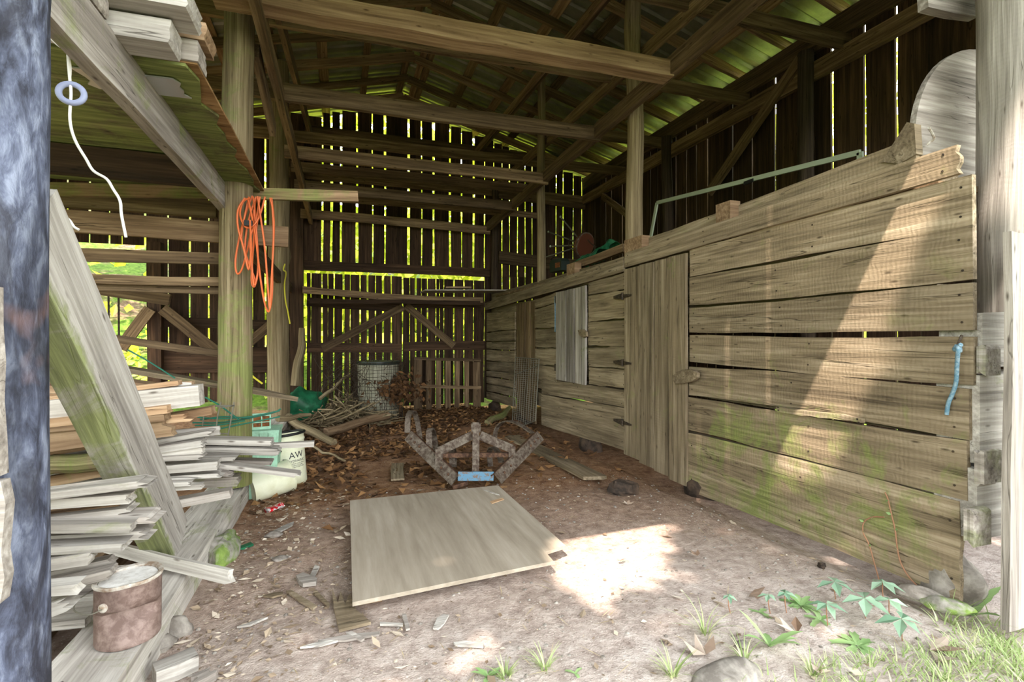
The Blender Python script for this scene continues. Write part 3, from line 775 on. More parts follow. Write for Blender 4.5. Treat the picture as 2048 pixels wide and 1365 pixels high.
# rails of the stall behind the mossy post
def rail(a, b, y0, y1, h, lab, mat='barn', t=.04, **kw): stick('rail', at(a[0], a[1], Y=y0), at(b[0], b[1], Y=y1), h, t, (0, 0, 1), M[mat], lab, 'rail', 'rails of the left stall', **kw)
rail((60, 378), (716, 393), 4.14, 4.14, .085, 'top rail of the left stall, its green end jutting into the drive', 'plank', ms=.5)
rail((60, 438), (577, 474), 4.14, 4.14, .15, 'widest rail of the left stall, second from the top', 'plank')
rail((60, 506), (446, 519), 4.14, 4.14, .085, 'third rail from the top of the left stall', 'barn')
rail((100, 556), (446, 565), 4.14, 4.14, .06, 'fourth rail from the top of the left stall')
rail((100, 573), (446, 582), 4.20, 4.20, .05, 'fifth rail from the top of the left stall, under the fourth')
rail((165, 574), (340, 600), 4.6, 4.6, .09, 'short sloping board under the stall rails', 'barn')
rail((190, 672), (437, 708), 4.3, 4.3, .055, 'lowest sloping rail of the left stall')
for px_ in (217, 237):
    m = MB().tube([at(px_, 590, Y=5.2), at(px_ + 1, 690, Y=5.2)], .008, 8, 1); m.build('iron_rod', M['iron'], label='thin dark rod in the back left opening, %s' % ('nearer the brace' if px_ == 217 else 'nearer the post'), cat='rod')

# planks lying across the left stall
def flat(name, a, b, wd, th, mat, lab, cat='plank', group=None, side=None, **kw):
    d = (V(b) - V(a)); sd = side or (-d.y, d.x, 0); stick(name, a, b, wd, th, sd, M[mat], lab, cat, group, **kw)
flat('long_plank', at(150, 722, Y=4.30), at(598, 797, Y=4.36), .17, .035, 'crib', 'long loose plank sticking out past both log posts', rag=.03, cut1=.25, ms=.12)
stick('loose_board', at(60, 752, Y=3.7), at(300, 778, Y=3.7), .085, .14, (0, 0, 1), M['plank'], 'brown board behind the leaning brace, above the lumber', 'board')
stick('loose_board', at(60, 772, Y=3.55), at(260, 800, Y=3.55), .05, .14, (0, 0, 1), M['plank'], 'thin brown board behind the leaning brace, just over the green wires', 'board')

# lumber stack: boards lying across, their ends to the drive
def xboard(a, b, y, dep, mat, lab, grp, ext=1.0, y1=None, **kw):
    """front face from left (px, top, bottom) to right (px, top, bottom) on the plane Y=y, dep deep"""
    y1 = y if y1 is None else y1
    A, B = at(a[0], (a[1] + a[2]) / 2, Y=y), at(b[0], (b[1] + b[2]) / 2, Y=y1)
    h0 = (at(a[0], a[1], Y=y) - at(a[0], a[2], Y=y)).length; h1 = (at(b[0], b[1], Y=y1) - at(b[0], b[2], Y=y1)).length
    d = (B - A).normalized(); A = A - d * ext
    off = V((0, dep / 2, 0))
    stick('lumber_board', A + off, B + off, (h0 + h1) / 2, dep, (0, 0, 1), M[mat], lab, 'board', grp, jit=.003, **kw)
G1, G2 = 'weathered slats in the low front stack', 'boards in the stack behind the leaning brace'
low = [((110, 984, 997), (302, 960, 974), 2.10, .10, 'pale', .05), ((110, 999, 1020), (262, 988, 1006), 2.13, .08, 'pale', .02), ((112, 1022, 1042), (240, 1008, 1022), 2.2, .1, 'plank', .01),
       ((112, 1034, 1045), (263, 1019, 1030), 2.16, .09, 'pale', .05), ((112, 1046, 1058), (320, 1033, 1045), 2.12, .12, 'grey', .05), ((113, 1050, 1068), (265, 1048, 1063), 2.06, .06, 'pale', .01),
       ((113, 1072, 1092), (306, 1063, 1079), 2.13, .10, 'pale', .05), ((113, 1092, 1114), (254, 1086, 1099), 2.05, .09, 'pale', .02), ((114, 1118, 1142), (182, 1110, 1129), 2.04, .05, 'pale', .01),
       ((114, 1140, 1160), (228, 1118, 1131), 2.10, .05, 'grey', .02), ((114, 1164, 1184), (228, 1136, 1152), 2.02, .06, 'grey', .03)]
for i, (a_, b_, y_, dep, mt, rg) in enumerate(low):
    xboard(a_, b_, y_, dep, mt, 'weathered slat in the low stack beside the door post, %s from the top' % ORD[i], G1, ext=.5, rag=rg, ms=.1)
xboard((114, 1172, 1192), (156, 1170, 1186), 1.86, .06, 'pale', 'short broken slat end beside the door post, upper of two', G1, ext=.2, rag=.03)
xboard((114, 1206, 1232), (144, 1196, 1224), 1.86, .06, 'pale', 'short broken slat end beside the door post, lower of two', G1, ext=.2, rag=.04)
up_ = [((102, 802, 846), (398, 772, 815), 2.86, .10, 'plank' if 0 else 'pale', .0, 'broad pale board near the top of the lumber stack'),
       ((102, 794, 801), (356, 761, 773), 2.92, .07, 'fresh', .0, 'orange-brown lumber on top of the stack'),
       ((102, 790, 797), (384, 763, 775), 3.02, .06, 'fresh', .0, 'orange-brown lumber with a paper tag on its end'),
       ((102, 848, 864), (330, 828, 842), 2.80, .10, 'plank', .01, 'grey-brown board under the broad pale one'),
       ((107, 868, 885), (300, 848, 864), 2.95, .1, 'fresh', .01, 'brown board in the dark gap behind the brace, upper'),
       ((108, 893, 910), (300, 864, 878), 2.95, .1, 'fresh', .01, 'brown board in the dark gap behind the brace, lower'),
       ((130, 948, 966), (300, 915, 935), 2.95, .1, 'plank', .01, 'mossy board sloping under the yellow log'),
       ((260, 821, 836), (338, 812, 827), 2.80, .08, 'fresh', .01, 'short pale brown end poking past the brace'),
       ((300, 836, 850), (423, 815, 831), 3.00, .09, 'fresh', .0, 'gold brown board end furthest right in the upper stack'),
       ((290, 838, 848), (388, 824, 842), 2.90, .05, 'fresh', .05, 'curved offcut with an arched end in the stack'),
       ((280, 842, 880), (350, 832, 872), 2.82, .06, 'plank', .06, 'splintered chunk of board beside the brace'),
       ((300, 866, 878), (440, 850, 873), 3.15, .02, 'pale', .01, 'whitish board on edge under the green wires'),
       ((310, 881, 892), (425, 864, 873), 3.02, .10, 'pale', .03, 'weathered slat resting against the whitish board'),
       ((320, 893, 907), (408, 882, 893), 2.96, .09, 'pale', .02, 'weathered slat with a blunt end below the whitish board'),
       ((350, 882, 890), (549, 880, 895), 3.35, .13, 'pale', .03, 'long weathered slat reaching to the mint bucket'),
       ((520, 891, 897), (628, 883, 897), 3.62, .05, 'pale', .0, 'thin slat crossing in front of the lettered bucket'),
       ((350, 896, 909), (560, 900, 912), 3.32, .12, 'pale', .03, 'weathered slat just below the long one'),
       ((330, 904, 914), (408, 893, 908), 2.98, .06, 'pale', .03, 'slat with a chipped white end'),
       ((330, 914, 925), (409, 910, 919), 2.95, .08, 'pale', .03, 'thin slat in the middle of the stack'),
       ((350, 920, 926), (477, 914, 925), 3.2, .10, 'pale', .03, 'round-ended slat in the middle of the stack'),
       ((420, 920, 928), (546, 923, 934), 3.4, .08, 'grey', .02, 'grey slat pointing at the lettered bucket'),
       ((380, 922, 932), (604, 949, 957), 3.2, .09, 'pale', .04, 'long slat slanting down across the lettered bucket'),
       ((340, 931, 947), (436, 924, 940), 2.98, .09, 'pale', .01, 'square-ended pale slat low in the stack'),
       ((350, 953, 961), (444, 948, 957), 3.02, .10, 'pale', .03, 'thin pale slat low in the stack'),
       ((390, 944, 952), (465, 944, 955), 3.15, .09, 'grey', .04, 'short grey slat low in the stack'),
       ((380, 961, 977), (478, 953, 975), 3.25, .1, 'grey', .02, 'mossy slat at the bottom of the stack'),
       ((350, 965, 973), (385, 962, 972), 2.92, .05, 'pale', .03, 'small pale offcut beside the brace foot'),
       ((360, 971, 980), (407, 968, 978), 2.95, .05, 'pale', .02, 'small round-ended offcut beside the brace foot'),
       ((400, 994, 1008), (466, 980, 995), 3.0, .08, 'grey', .02, 'lowest grey slat resting on the sill')]
for (a_, b_, y_, dep, mt, rg, lab) in up_:
    xboard(a_, b_, y_, dep, mt, lab, G2, ext=.9 if a_[0] < 320 else .5, rag=rg, ms=.18 if 'mossy' in lab else .04)
m = MB(); m.log(at(60, 942, Y=2.88), at(250, 918, Y=2.9), .045, .045, ms=.6); m.build('small_log', M['bark'], None, True, label='yellow-green barked pole lying in the stack behind the brace', cat='log')
m = MB(); p = at(369, 768, Y=3.0); m.prism([at(357, 764, Y=3.0), at(383, 766, Y=3.0), at(383, 774, Y=3.0), at(357, 774, Y=3.0)], (0, -.003, 0)); m.build('paper_tag', M['white_wire'], label='white paper tag on the end of the top lumber', cat='tag')
# bearers that carry the stacks
for x_, lab in ((-1.15, 'bearer under the lumber, nearer the sill'), (-2.0, 'bearer under the lumber, deeper in the stall')):
    stick('bearer', (x_, 1.75, .07), (x_, 3.9, .07), .16, .16, (0, 0, 1), M['plank'], lab, 'beam')
stick('loose_lath', at(205, 1092, Z=.22), at(472, 1158, Z=.165), .055, .03, (0, .3, 1), M['pale'], 'loose slat lying across the sill behind the paint can', 'slat', rag=.04)
stick('deck_board', (-1.9, 2.62, .19), (-.80, 2.55, .165), .2, .03, (0, 1, 0), M['grey'], 'grey floor board by the brace foot', 'board', rag=.03)
stick('deck_board', (-1.9, 2.36, .185), (-.86, 2.30, .165), .2, .03, (0, 1, 0), M['pale'], 'pale floor board behind the paint can', 'board', rag=.03)

# paint can
pc = at(262, 1262, Z=.15); pc = V((-.70, 2.09, .15))
t = thing('paint_can', 'dented rusty paint can on the sill, crusted with white paint', 'paint can', pc)
cd = V((-pc.x, -pc.y, 0)).normalized()
H, RC = .215, .095
def dent(q):
    k = max(0, q.x * cd.x + q.y * cd.y) / RC
    f = max(0, min(1, (.140 - q.z) / .035)) * max(0, min(1, q.z / .11)) * k ** 1.1 * .075
    f2 = .012 * noise.noise(V((q.x * 14, q.y * 14, q.z * 14)))
    q = V((q.x - cd.x * (f + f2), q.y - cd.y * (f + f2), q.z))
    return V((q.x + .04 * q.z, q.y - .10 * q.z, q.z + .02 * q.x * q.z / H))
prof = [(.0, .0), (RC * .97, .0), (RC, .006)] + [(RC, H * i / 14) for i in range(1, 15)] + [(RC * .93, H), (RC * .92, H - .035), (0, H - .035)]
m = MB().lathe(prof, pc, 40, None, dent); m.build('can_body', M['can'], t, True)
m = MB().lathe([(RC * .88, H - .004), (RC * 1.03, H - .004), (RC * 1.05, H + .003), (RC * 1.03, H + .009), (RC * .90, H + .006), (RC * .86, H - .02), (RC * .86, H - .028), (RC * .88, H - .004)], pc, 40, None, dent); m.build('rim', M['rim'], t, True)
m = MB().lathe([(0, H - .002), (RC * .5, H - .005), (RC * .87, H - .001)], pc, 32, None, dent); m.build('dried_paint', M['can_in'], t, True)
ear = pc + dent(V((RC * math.cos(-2.0), RC * math.sin(-2.0), .155)))
m = MB().lathe([(0, -.004), (.014, -.002), (.015, .006), (.006, .012), (0, .012)], ear, 14, (ear - pc - V((0, 0, .155))).to_track_quat('Z', 'Y').to_matrix()); m.build('handle_ear', M['rim'], t, True)
m = MB().tube([ear + V((0, -.012, 0)), ear + V((-.03, -.03, -.002)), ear + V((-.075, -.01, .01)), ear + V((-.085, .04, .02)), ear + V((-.06, .08, .03))], .0022, 6); m.build('bail_handle', M['steel_wire'], t, True)
m = MB(); m.lump((-.80, 1.80, .15), (.06, .045, .03), 3, amp=.5); m.build('rag', M['rag'], None, True, label='dark scrap of rag behind the paint can on the sill', cat='rag')

# stones and blocks by the sill
m = MB(); m.lump(at(447, 1105, Z=.02), (.075, .20, .10), 5, 14, 20, .35, .4, rz=-.1); m.build('mossy_stone', M['mossstone'], None, True, label='moss-covered stone propping the sill', cat='stone')
for (px_, py_, s_, lab) in ((352, 1262, (.06, .05, .05), 'pale stone against the sill by the paint can'), (318, 1290, (.06, .06, .03), 'flat grey stone under the sill below the paint can'), (560, 1118, (.04, .03, .012), 'small flat pale stone on the dirt near the mossy stone' if 0 else 'small flat stone in the wood debris'),
    (548, 1070, (.05, .035, .018), 'flat greenish stone on the dirt right of the mossy stone'), (1487, 1298, (.05, .04, .012), 'small pale stone in the grass') if 0 else (1455, 1350, (.14, .07, .03), 'grey stone half buried at the edge of the grass'), (1485, 1290, (.025, .02, .012), 'small pale pebble beside the grass tuft')):
    q = at(px_, py_, Z=.01); m = MB(); m.lump(q, s_, px_, 10, 14, .3, .4); m.build('stone', M['stone'], None, True, label=lab, cat='stone')
q0, q1 = at(308, 1352, Z=.03), at(392, 1318, Z=.03)
flat('wood_block', q0, q1, .075, .055, 'pale', 'sawn block of wood on the dirt beside the sill', 'block')
q0, q1 = at(380, 1372, Z=.02), at(432, 1345, Z=.02)
flat('wood_block', q0, q1, .05, .03, 'grey', 'weathered split block at the bottom edge near the sill', 'block', rag=.03)

# hanging wire with insulator ring
yw = 1.95
m = MB().tube([at(px_, py_, Y=yw) for px_, py_ in ((166, -25), (160, 40), (150, 78), (137, 103), (139, 150), (142, 187), (140, 240), (150, 280), (172, 318), (187, 342), (213, 358), (226, 378), (240, 402), (243, 430), (252, 475))], .0042, 7); m.build('hanging_wire', M['white_wire'], None, True, label='white wire dangling from the loft beam', cat='wire')
m = MB().tube([at(px_, py_, Y=yw + .01) for px_, py_ in ((96, 72), (115, 90), (134, 105), (141, 135), (139, 168))], .003, 7); m.build('hanging_wire', M['white_wire'], None, True, label='short wire tied from the loft beam to the ring', cat='wire')
m = MB(); c = at(143, 187, Y=yw); cc = [c + V((.031 * math.cos(a_), .006 * math.sin(a_ + 1), .031 * math.sin(a_))) for a_ in [i * math.pi / 12 for i in range(24)]]
m.tube(cc, .009, 10, 1, True); m.build('insulator_ring', M['ring'], None, True, label='grey plastic ring on the dangling wire', cat='ring')
m = MB().tube([at(px_, py_, Y=1.9) for px_, py_ in ((100, 408), (120, 426), (138, 440), (148, 454), (158, 460))], .004, 7); m.build('wire_end', M['white_wire'], None, True, label='loose white wire end beside the left door post', cat='wire')

# orange cord on the post
m = MB(); yo = 3.83
strands = [((505, 392), (492, 425), (480, 470), (471, 520), (474, 547), (484, 538), (497, 490), (505, 440), (512, 396)),
           ((512, 394), (500, 430), (492, 470), (490, 510), (500, 530), (508, 490), (515, 440), (518, 396)),
           ((498, 394), (488, 440), (483, 480), (495, 520), (510, 560), (508, 574), (503, 560), (506, 500), (510, 430), (506, 394)),
           ((520, 394), (512, 440), (500, 480), (503, 520), (508, 572), (516, 540), (514, 480), (508, 420)),
           ((543, 396), (548, 450), (545, 520), (544, 590), (537, 624), (528, 600), (520, 550), (513, 490), (505, 440), (496, 398)),
           ((530, 394), (520, 430), (508, 450), (492, 455), (480, 430), (486, 404), (500, 396)),
           ((515, 393), (522, 440), (530, 500), (536, 580), (540, 618), (543, 560), (547, 480), (545, 420), (540, 396)),
           ((490, 396), (476, 420), (476, 455), (488, 500), (497, 540), (502, 500), (500, 440))]
for k, st in enumerate(strands): m.tube([at(a_, b_, Y=yo - .02 - .012 * k) for a_, b_ in st], .0062, 7)
m.build('extension_cord', M['orange'], None, True, label='orange extension cord looped over the mossy post', cat='cord')
m = MB().box(at(497, 447, Y=3.74), (.05, .03, .035)); m.build('cord_plug', M['black'], label='black plug in the middle of the orange cord', cat='plug')
m = MB().tube([at(px_, py_, Y=7.36) for px_, py_ in ((570, 528), (567, 540), (572, 546), (569, 570), (571, 600), (576, 625), (580, 648))], .009, 6); m.build('yellow_rope', M['yellow'], None, True, label='yellow rope hanging on the grey log post', cat='rope')
m = MB().tube([at(px_, py_, Y=4.9) for px_, py_ in ((500, 748), (510, 757), (525, 768))], .008, 6); m.build('yellow_rope', M['yellow'], None, True, label='short yellow rope end beside the mossy post near the long plank', cat='rope')

# lettered bucket
def text_on(body, parent, size, c, axisM, r, ang, z, mat, name='lettering', wd=None):
    cu = bpy.data.curves.new(name, 'FONT'); cu.body = body; cu.size = size; cu.align_x = 'CENTER'; cu.extrude = .0006; cu.offset = .0
    o = bpy.data.objects.new(name, cu); COL.objects.link(o)
    bpy.context.view_layer.update()
    me = bpy.data.meshes.new_from_object(o.evaluated_get(bpy.context.evaluated_depsgraph_get()))
    bpy.data.objects.remove(o)
    vs = []
    for v in me.vertices:
        a_ = ang + v.co.x / r; zz = z + v.co.y
        rr = (r(zz) if callable(r) else r) + .0012 + v.co.z
        vs.append(V(c) + axisM @ V((rr * math.cos(a_), rr * math.sin(a_), zz)))
    m = MB(); m._put(vs, [tuple(p.vertices) for p in me.polygons], None, .5); return m.build(name, mat, parent)
bc = V((-.385, 4.55, gz(-.385, 4.55) - .002))
t = thing('bucket', 'off-white plastic bucket with black AW lettering and a black rim', 'bucket', bc)
TM = Matrix.Rotation(math.radians(-6), 3, 'Y') @ Matrix.Rotation(math.radians(-3), 3, 'X')
RB, HB = .136, .43
m = MB().lathe([(0, .012), (RB * .9, 0), (RB * .92, .01), (RB * .985, HB * .82), (RB * 1.03, HB * .83), (RB * 1.03, HB * .86), (RB * 1.0, HB * .87), (RB * 1.02, HB * .93), (RB * 1.05, HB * .94), (RB * .97, HB * .95), (RB * .9, .03), (0, .02)], bc, 44, TM); m.build('bucket_body', M['bucket'], t, True)
m = MB().tube([bc + TM @ V((RB * 1.05 * math.cos(a_), RB * 1.05 * math.sin(a_), HB * .97)) for a_ in [i * math.pi / 18 for i in range(36)]], .011, 8, 1, True); m.build('rim', M['black'], t, True)
tocam = math.atan2(-bc.y, -bc.x)
rr_ = RB * .965
text_on('AW', t, .072, bc, TM, rr_, tocam + .52, .222, M['ink'])
text_on('HYDRAULIC', t, .026, bc, TM, rr_ * .99, tocam + .52, .190, M['ink'])
for k, (s_, zz) in enumerate((('A PREMIUM ANTI-WEAR', .172), ('HYDRAULIC FLUID', .158), ('FOR HEAVY DUTY USE', .144))): text_on(s_, t, .0125, bc, TM, rr_ * .975, tocam + .50, zz, M['ink'])
text_on('OIL', t, .022, bc, TM, rr_ * 1.005, tocam + .52, .305, M['ink'])
m = MB(); vs = []
for (zz, aa) in ((.255, .2), (.255, .85), (.285, .85), (.285, .2)):
    pass
n_ = 12
for i in range(n_ + 1):
    a_ = tocam + .2 + .66 * i / n_
    for zz in (.296, .333): vs.append(bc + TM @ V(((RB * .972) * math.cos(a_), (RB * .972) * math.sin(a_), zz)))
m._put(vs, [(2 * i, 2 * i + 2, 2 * i + 3, 2 * i + 1) for i in range(n_)], None, .5); m.build('yellow_band', M['lemon'], t)
m = MB(); vs = []
for i in range(5):
    a_ = tocam - .32 + .16 * i / 4
    for zz in (.205, .228): vs.append(bc + TM @ V(((RB * .968) * math.cos(a_), (RB * .968) * math.sin(a_), zz)))
m._put(vs, [(2 * i, 2 * i + 2, 2 * i + 3, 2 * i + 1) for i in range(4)], None, .5); m.build('flag_print', M['ink'], t)
m = MB().tube([bc + V((-.06, -.15, .31)), bc + V((-.10, -.17, .22)), bc + V((-.09, -.19, .12)), bc + V((-.11, -.16, .38))], .005, 7); m.build('bail_handle', M['iron'], t, True)
# tipped bucket
b2 = V((-.49, 4.19, gz(-.49, 4.19) + .115))
t = thing('bucket', 'pale green-white bucket lying tipped over in front of the lettered bucket', 'bucket', b2 - V((0, 0, .125)))
T2 = Matrix.Rotation(math.radians(80), 3, 'Y') @ Matrix.Rotation(math.radians(0), 3, 'X')
T2 = Matrix.Rotation(math.radians(25), 3, 'Z') @ T2
m = MB().lathe([(0, -.14), (.105, -.15), (.107, -.14), (.122, .12), (.128, .13), (.122, .14), (.112, .12), (.098, -.12), (0, -.12)], b2, 36, T2); m.build('bucket_body', M['bucket'], t, True)

# mint planter with the wire seed-cake cage on it
pp = V((-.60, 4.27, gz(-.60, 4.27)))
t = thing('planter', 'mint green slatted planter beside the lettered bucket', 'planter', pp)
for k in range(5):
    for sgn in (-1, 1):
        m = MB(); xx = -.12 + .06 * k
        m.board(pp + V((xx * .85, sgn * .10, .0)), pp + V((xx, sgn * .12, .50)), .056, .014, (1, 0, 0), jit=.001); m.build('slat', M['mint'], t)
for k in range(3):
    for sgn in (-1, 1):
        m = MB(); yy = -.08 + .08 * k
        m.board(pp + V((sgn * .13, yy * .85, .0)), pp + V((sgn * .155, yy, .50)), .07, .014, (0, 1, 0), jit=.001); m.build('slat', M['mint'], t)
m = MB().box(pp + V((0, 0, .505)), (.33, .26, .02)); m.build('top', M['mint'], t)
cg = pp + V((-.03, -.02, .515))
t = thing('wire_cage', 'small wire cage of rust-brown seed cake on the mint planter', 'cage', cg)
CM = Matrix.Rotation(.15, 3, 'Z')
m = MB().box(cg + V((0, 0, .055)), (.225, .09, .085), 0, CM); m.build('seed_cake', M['rustfill'], t)
m = MB()
for i in range(5):
    x_ = -.12 + .06 * i
    m.tube([cg + CM @ V(q) for q in ((x_, -.055, .005), (x_, -.055, .105), (x_, .055, .105), (x_, .055, .005))], .004, 6, 1)
for (y_, z_) in ((-.055, .105), (-.055, .055), (-.055, .008), (.055, .105), (0, .105), (.055, .008)):
    m.tube([cg + CM @ V((-.125, y_, z_)), cg + CM @ V((.125, y_, z_))], .004, 6, 1)
m.build('wire_mesh', M['mint'], t)
m = MB().box(cg + CM @ V((0, -.058, .012)), (.24, .008, .02), 0, CM); m.build('ledge', M['mint'], t)
# green wire supports
G3 = 'green garden wires in the lumber'
for k, (pts, y_) in enumerate((([(395, 835), (440, 838), (500, 834), (560, 822)], 3.75), ([(385, 846), (450, 845), (540, 828), (562, 818)], 3.8), ([(410, 795), (440, 812), (478, 840)], 3.7), ([(440, 858), (500, 846), (560, 834)], 3.72),
      ([(400, 840), (450, 834), (500, 838)], 3.78), ([(390, 852), (440, 850), (490, 842)], 3.74), ([(96, 803), (150, 808), (200, 806)], 3.4), ([(96, 793), (130, 797), (170, 803)], 3.42), ([(255, 700), (300, 725), (350, 757)], 3.9))):
    m = MB().tube([at(a_, b_, Y=y_) for a_, b_ in pts], .005, 6)
    m.build('garden_wire', M['green_wire'], None, True, label=('green wire slanting down in front of the mossy post', 'green wire running over the lumber toward the wire cage', 'green wire slanting behind the leaning brace')[0 if k == 2 else 1 if k < 6 else 2] if k in (2,) else ('green garden wire among the boards beside the mint planter' if k < 6 else 'green garden wire behind the leaning brace'), cat='wire', group=G3)
m = MB()
for pts in ([(442, 805), (436, 830), (433, 852)], [(468, 805), (462, 840), (455, 876)], [(420, 812), (470, 812)], [(408, 832), (405, 852)], [(436, 868), (456, 868)], [(425, 811), (445, 815), (470, 811)]):
    m.tube([at(a_, b_, Y=3.55) for a_, b_ in pts], .004, 6)
m.build('wire_stand', M['steel_wire'], None, True, label='bent grey wire stand by the mossy post', cat='wire')
stick('stall_post', (-1.95, 4.22, -.05), (-1.95, 4.22, 2.2), .11, .11, (1, 0, 0), M['barn'], 'square post carrying the far ends of the stall rails, behind the door post', 'post')
# ------------------------------------------------------------------ right side: door post, log ends, boards, crib loft
pole('door_post', (3.15, 1.475, 1.31), (3.17, 1.475, 3.3), .205, .20, M['pale'], 'big round pale post at the right of the doorway, standing on the log ends', sides=28, lump=.05, bend=.01)
for (z0, z1, x0, lab) in ((1.06, 1.305, 2.69, 'topmost hewn log end of the crib corner'), (.635, 1.03, 2.672, 'middle hewn log end of the crib corner'), (.30, .615, 2.655, 'lowest hewn log end of the crib corner')):
    stick('log_end', (x0, 1.50, (z0 + z1) / 2), (3.3, 1.50, (z0 + z1) / 2), z1 - z0, .17, (0, 0, 1), M['pale'], lab, 'log', 'hewn log ends at the crib corner', jit=.006, ms=.15)
for (a_, b_, lab) in (((1969, 693), (1999, 746), 'small split log end under the top hewn log'), ((1965, 905), (2000, 966), 'small mossy log end under the middle hewn log'), ((1944, 1022), (1980, 1082), 'small grey log end under the lowest hewn log')):
    p, q = at(a_[0], a_[1], Y=1.39), at(b_[0], b_[1], Y=1.39)
    m = MB(); m.board(V(((p.x + q.x) / 2, 1.385, (p.z + q.z) / 2)), V(((p.x + q.x) / 2, 1.42, (p.z + q.z) / 2)), p.z - q.z, q.x - p.x, (0, 0, 1), seg=3, jit=.006, ms=.4)
    m.build('log_end', M['grey'], label=lab, cat='log')
stick('upright_plank', (2.73, 1.287, -.02), (2.73, 1.287, 1.63), .26, .03, (1, 0, 0), M['grey'], 'grey upright plank standing in front of the right door post', 'plank', jit=.006, rag=.006)
m = MB(); m.lump((2.76, 1.58, .0), (.14, .12, .17), 21, 12, 16, .3, .3); m.build('corner_stone', M['stone'], None, True, label='stone under the crib corner below the log ends', cat='stone')
for (px_, py_, sz, lab) in ((1838, 1190, (.10, .05, .035), 'flat stone under the low edge of the crib wall'), (1893, 1212, (.09, .045, .035), 'flat mossy stone at the end of the crib wall')):
    q = at(px_, py_, Z=.02); m = MB(); m.lump(q, sz, px_, 10, 14, .3, .4, rz=-.9); m.build('stone', M['mossstone'] if 'mossy' in lab else M['stone'], None, True, label=lab, cat='stone')
for i, (x_, y_) in enumerate(((2.75, 3.3), (2.75, 5.2), (2.75, 7.4), (2.75, 9.0))):
    m = MB(); m.lump((x_, y_, gz(x_, y_) + .05), (.12, .18, .14), i * 7, 10, 14, .3, .3); m.build('footing_stone', M['darkstone'], None, True, label='dark stone in the gap under the crib, %s from the doorway' % ORD[i], cat='stone')
# leaning plank and spacer blocks on the crib top
rail_board('leaning_plank', (1255, 486), (1806, 270), (1255, 508), (1806, 318), 'weathered plank standing on edge behind the top board of the crib', M['crib'], out=.09)
m = MB(); P = [at(*p, X=2.78) for p in ((1776, 326), (1827, 247), (1842, 250), (1846, 310), (1812, 330))]; m.prism(P[::-1], (-.05, 0, 0)); m.build('slanting_board', M['crib'], label='end of a board slanting up behind the top board near the right post', cat='board')
for (a_, b_, c_, d_, lab) in ((1437, 411, 1466, 442, 'small wooden block wedged on the crib top above the door'), (1253, 482, 1288, 512, 'brown wooden block at the foot of the grey crib post'), (1137, 530, 1153, 549, 'small brown block on the far crib top')):
    p, q = at(a_, b_, X=2.69), at(c_, d_, X=2.69)
    m = MB(); m.box((p + q) / 2 + V((.02, 0, 0)), (.09, abs(p.y - q.y), abs(p.z - q.z))); m.build('wood_block', M['plank'], label=lab, cat='block')
flat('loft_plank', at(1141, 536, X=2.80), at(1249, 496, X=2.80), .085, .05, 'plank', 'brown plank along the far edge of the crib top under the green tarp', side=(0, 0, 1))
# half-round panel
m = MB(); n_ = 26; cx_, cz_, r_ = 3.40, 2.22, .57
P = [(cx_ + r_ * math.cos(math.pi * i / n_), 1.78, cz_ + r_ * math.sin(math.pi * i / n_)) for i in range(n_ + 1)] + [(cx_ - r_, 1.78, 1.95), (cx_ + r_, 1.78, 1.95)]
m.prism(P, (0, .03, 0), ms=0); m.build('round_panel', M['grey'], label='grey panel with a curved edge standing on the crib by the right post', cat='panel')
m = MB().tube([at(1854, 290, Y=1.76), at(1862, 283, Y=1.745), at(1868, 277, Y=1.73), at(1863, 264, Y=1.72), at(1857, 256, Y=1.71)], .006, 6); m.build('hook', M['rim'], None, True, label='small pale bent hook on the curved grey panel', cat='hook')
# pale green screen frame
fx = 3.35
t = thing('screen_frame', 'pale green metal screen frame leaning on the crib loft', 'frame', at(1298, 470, X=fx))
c0, c1, c2, c3 = at(1297, 500, X=fx), at(1314, 406, X=fx), at(1720, 305, X=fx), at(1726, 425, X=fx)
for a_, b_ in ((c0, c1), (c1, c2), (c2, c3), (c3, c0)):
    m = MB(); m.board(a_, b_, .038, .018, (0, .3, .6), jit=0); m.build('bar', M['frame'], t)
p = at(1497, 364, X=fx - .02); m = MB().box(p, (.012, .10, .03)); m.build('latch', M['black'], t)
# stool
sc = at(1168, 490, X=3.3)
t = thing('stool', 'upturned stool with metal legs lying on the crib loft', 'stool', sc)
tips = [at(1121, 434, X=3.12), at(1097, 464, X=3.12), at(1101, 493, X=3.0), at(1078, 519, X=2.98)]
ax = sum(((q - sc).normalized() for q in tips), V((0, 0, 0))).normalized()
SM = ax.to_track_quat('Z', 'Y').to_matrix()
m = MB().lathe([(0, -.04), (.16, -.04), (.175, -.02), (.175, .02), (.16, .03), (0, .03)], sc, 32, SM); m.build('seat', M['seat'], t, True)
m = MB().lathe([(.168, -.028), (.182, -.024), (.182, -.01), (.168, -.006)], sc, 32, SM); m.build('seat_rim', M['redprint'] if 0 else M['rust'], t, True)
for i, q in enumerate(tips):
    s_ = sc + SM @ V((.11 * math.cos(i * 1.57 + .8), .11 * math.sin(i * 1.57 + .8), .02)); s_ = sc + (q - sc) * .18
    m = MB().tube([s_, q], .011, 8, 1); lg = m.build('leg', M['steel_wire'], t, True)
    m = MB().lump(q, (.018, .018, .018), 1, 6, 8, 0); m.build('foot', M['frame'], lg, True)
m = MB().tube([sc + SM @ V((.11 * math.cos(a_), .11 * math.sin(a_), .2)) for a_ in [i * math.pi / 10 for i in range(20)]], .007, 6, 1, True); m.build('foot_ring', M['iron'], t, True)
m = MB().tube([at(1176, 480, X=3.32), at(1183, 488, X=3.34), at(1192, 494, X=3.36)], .008, 6); m.build('strut', M['iron'], t, True)
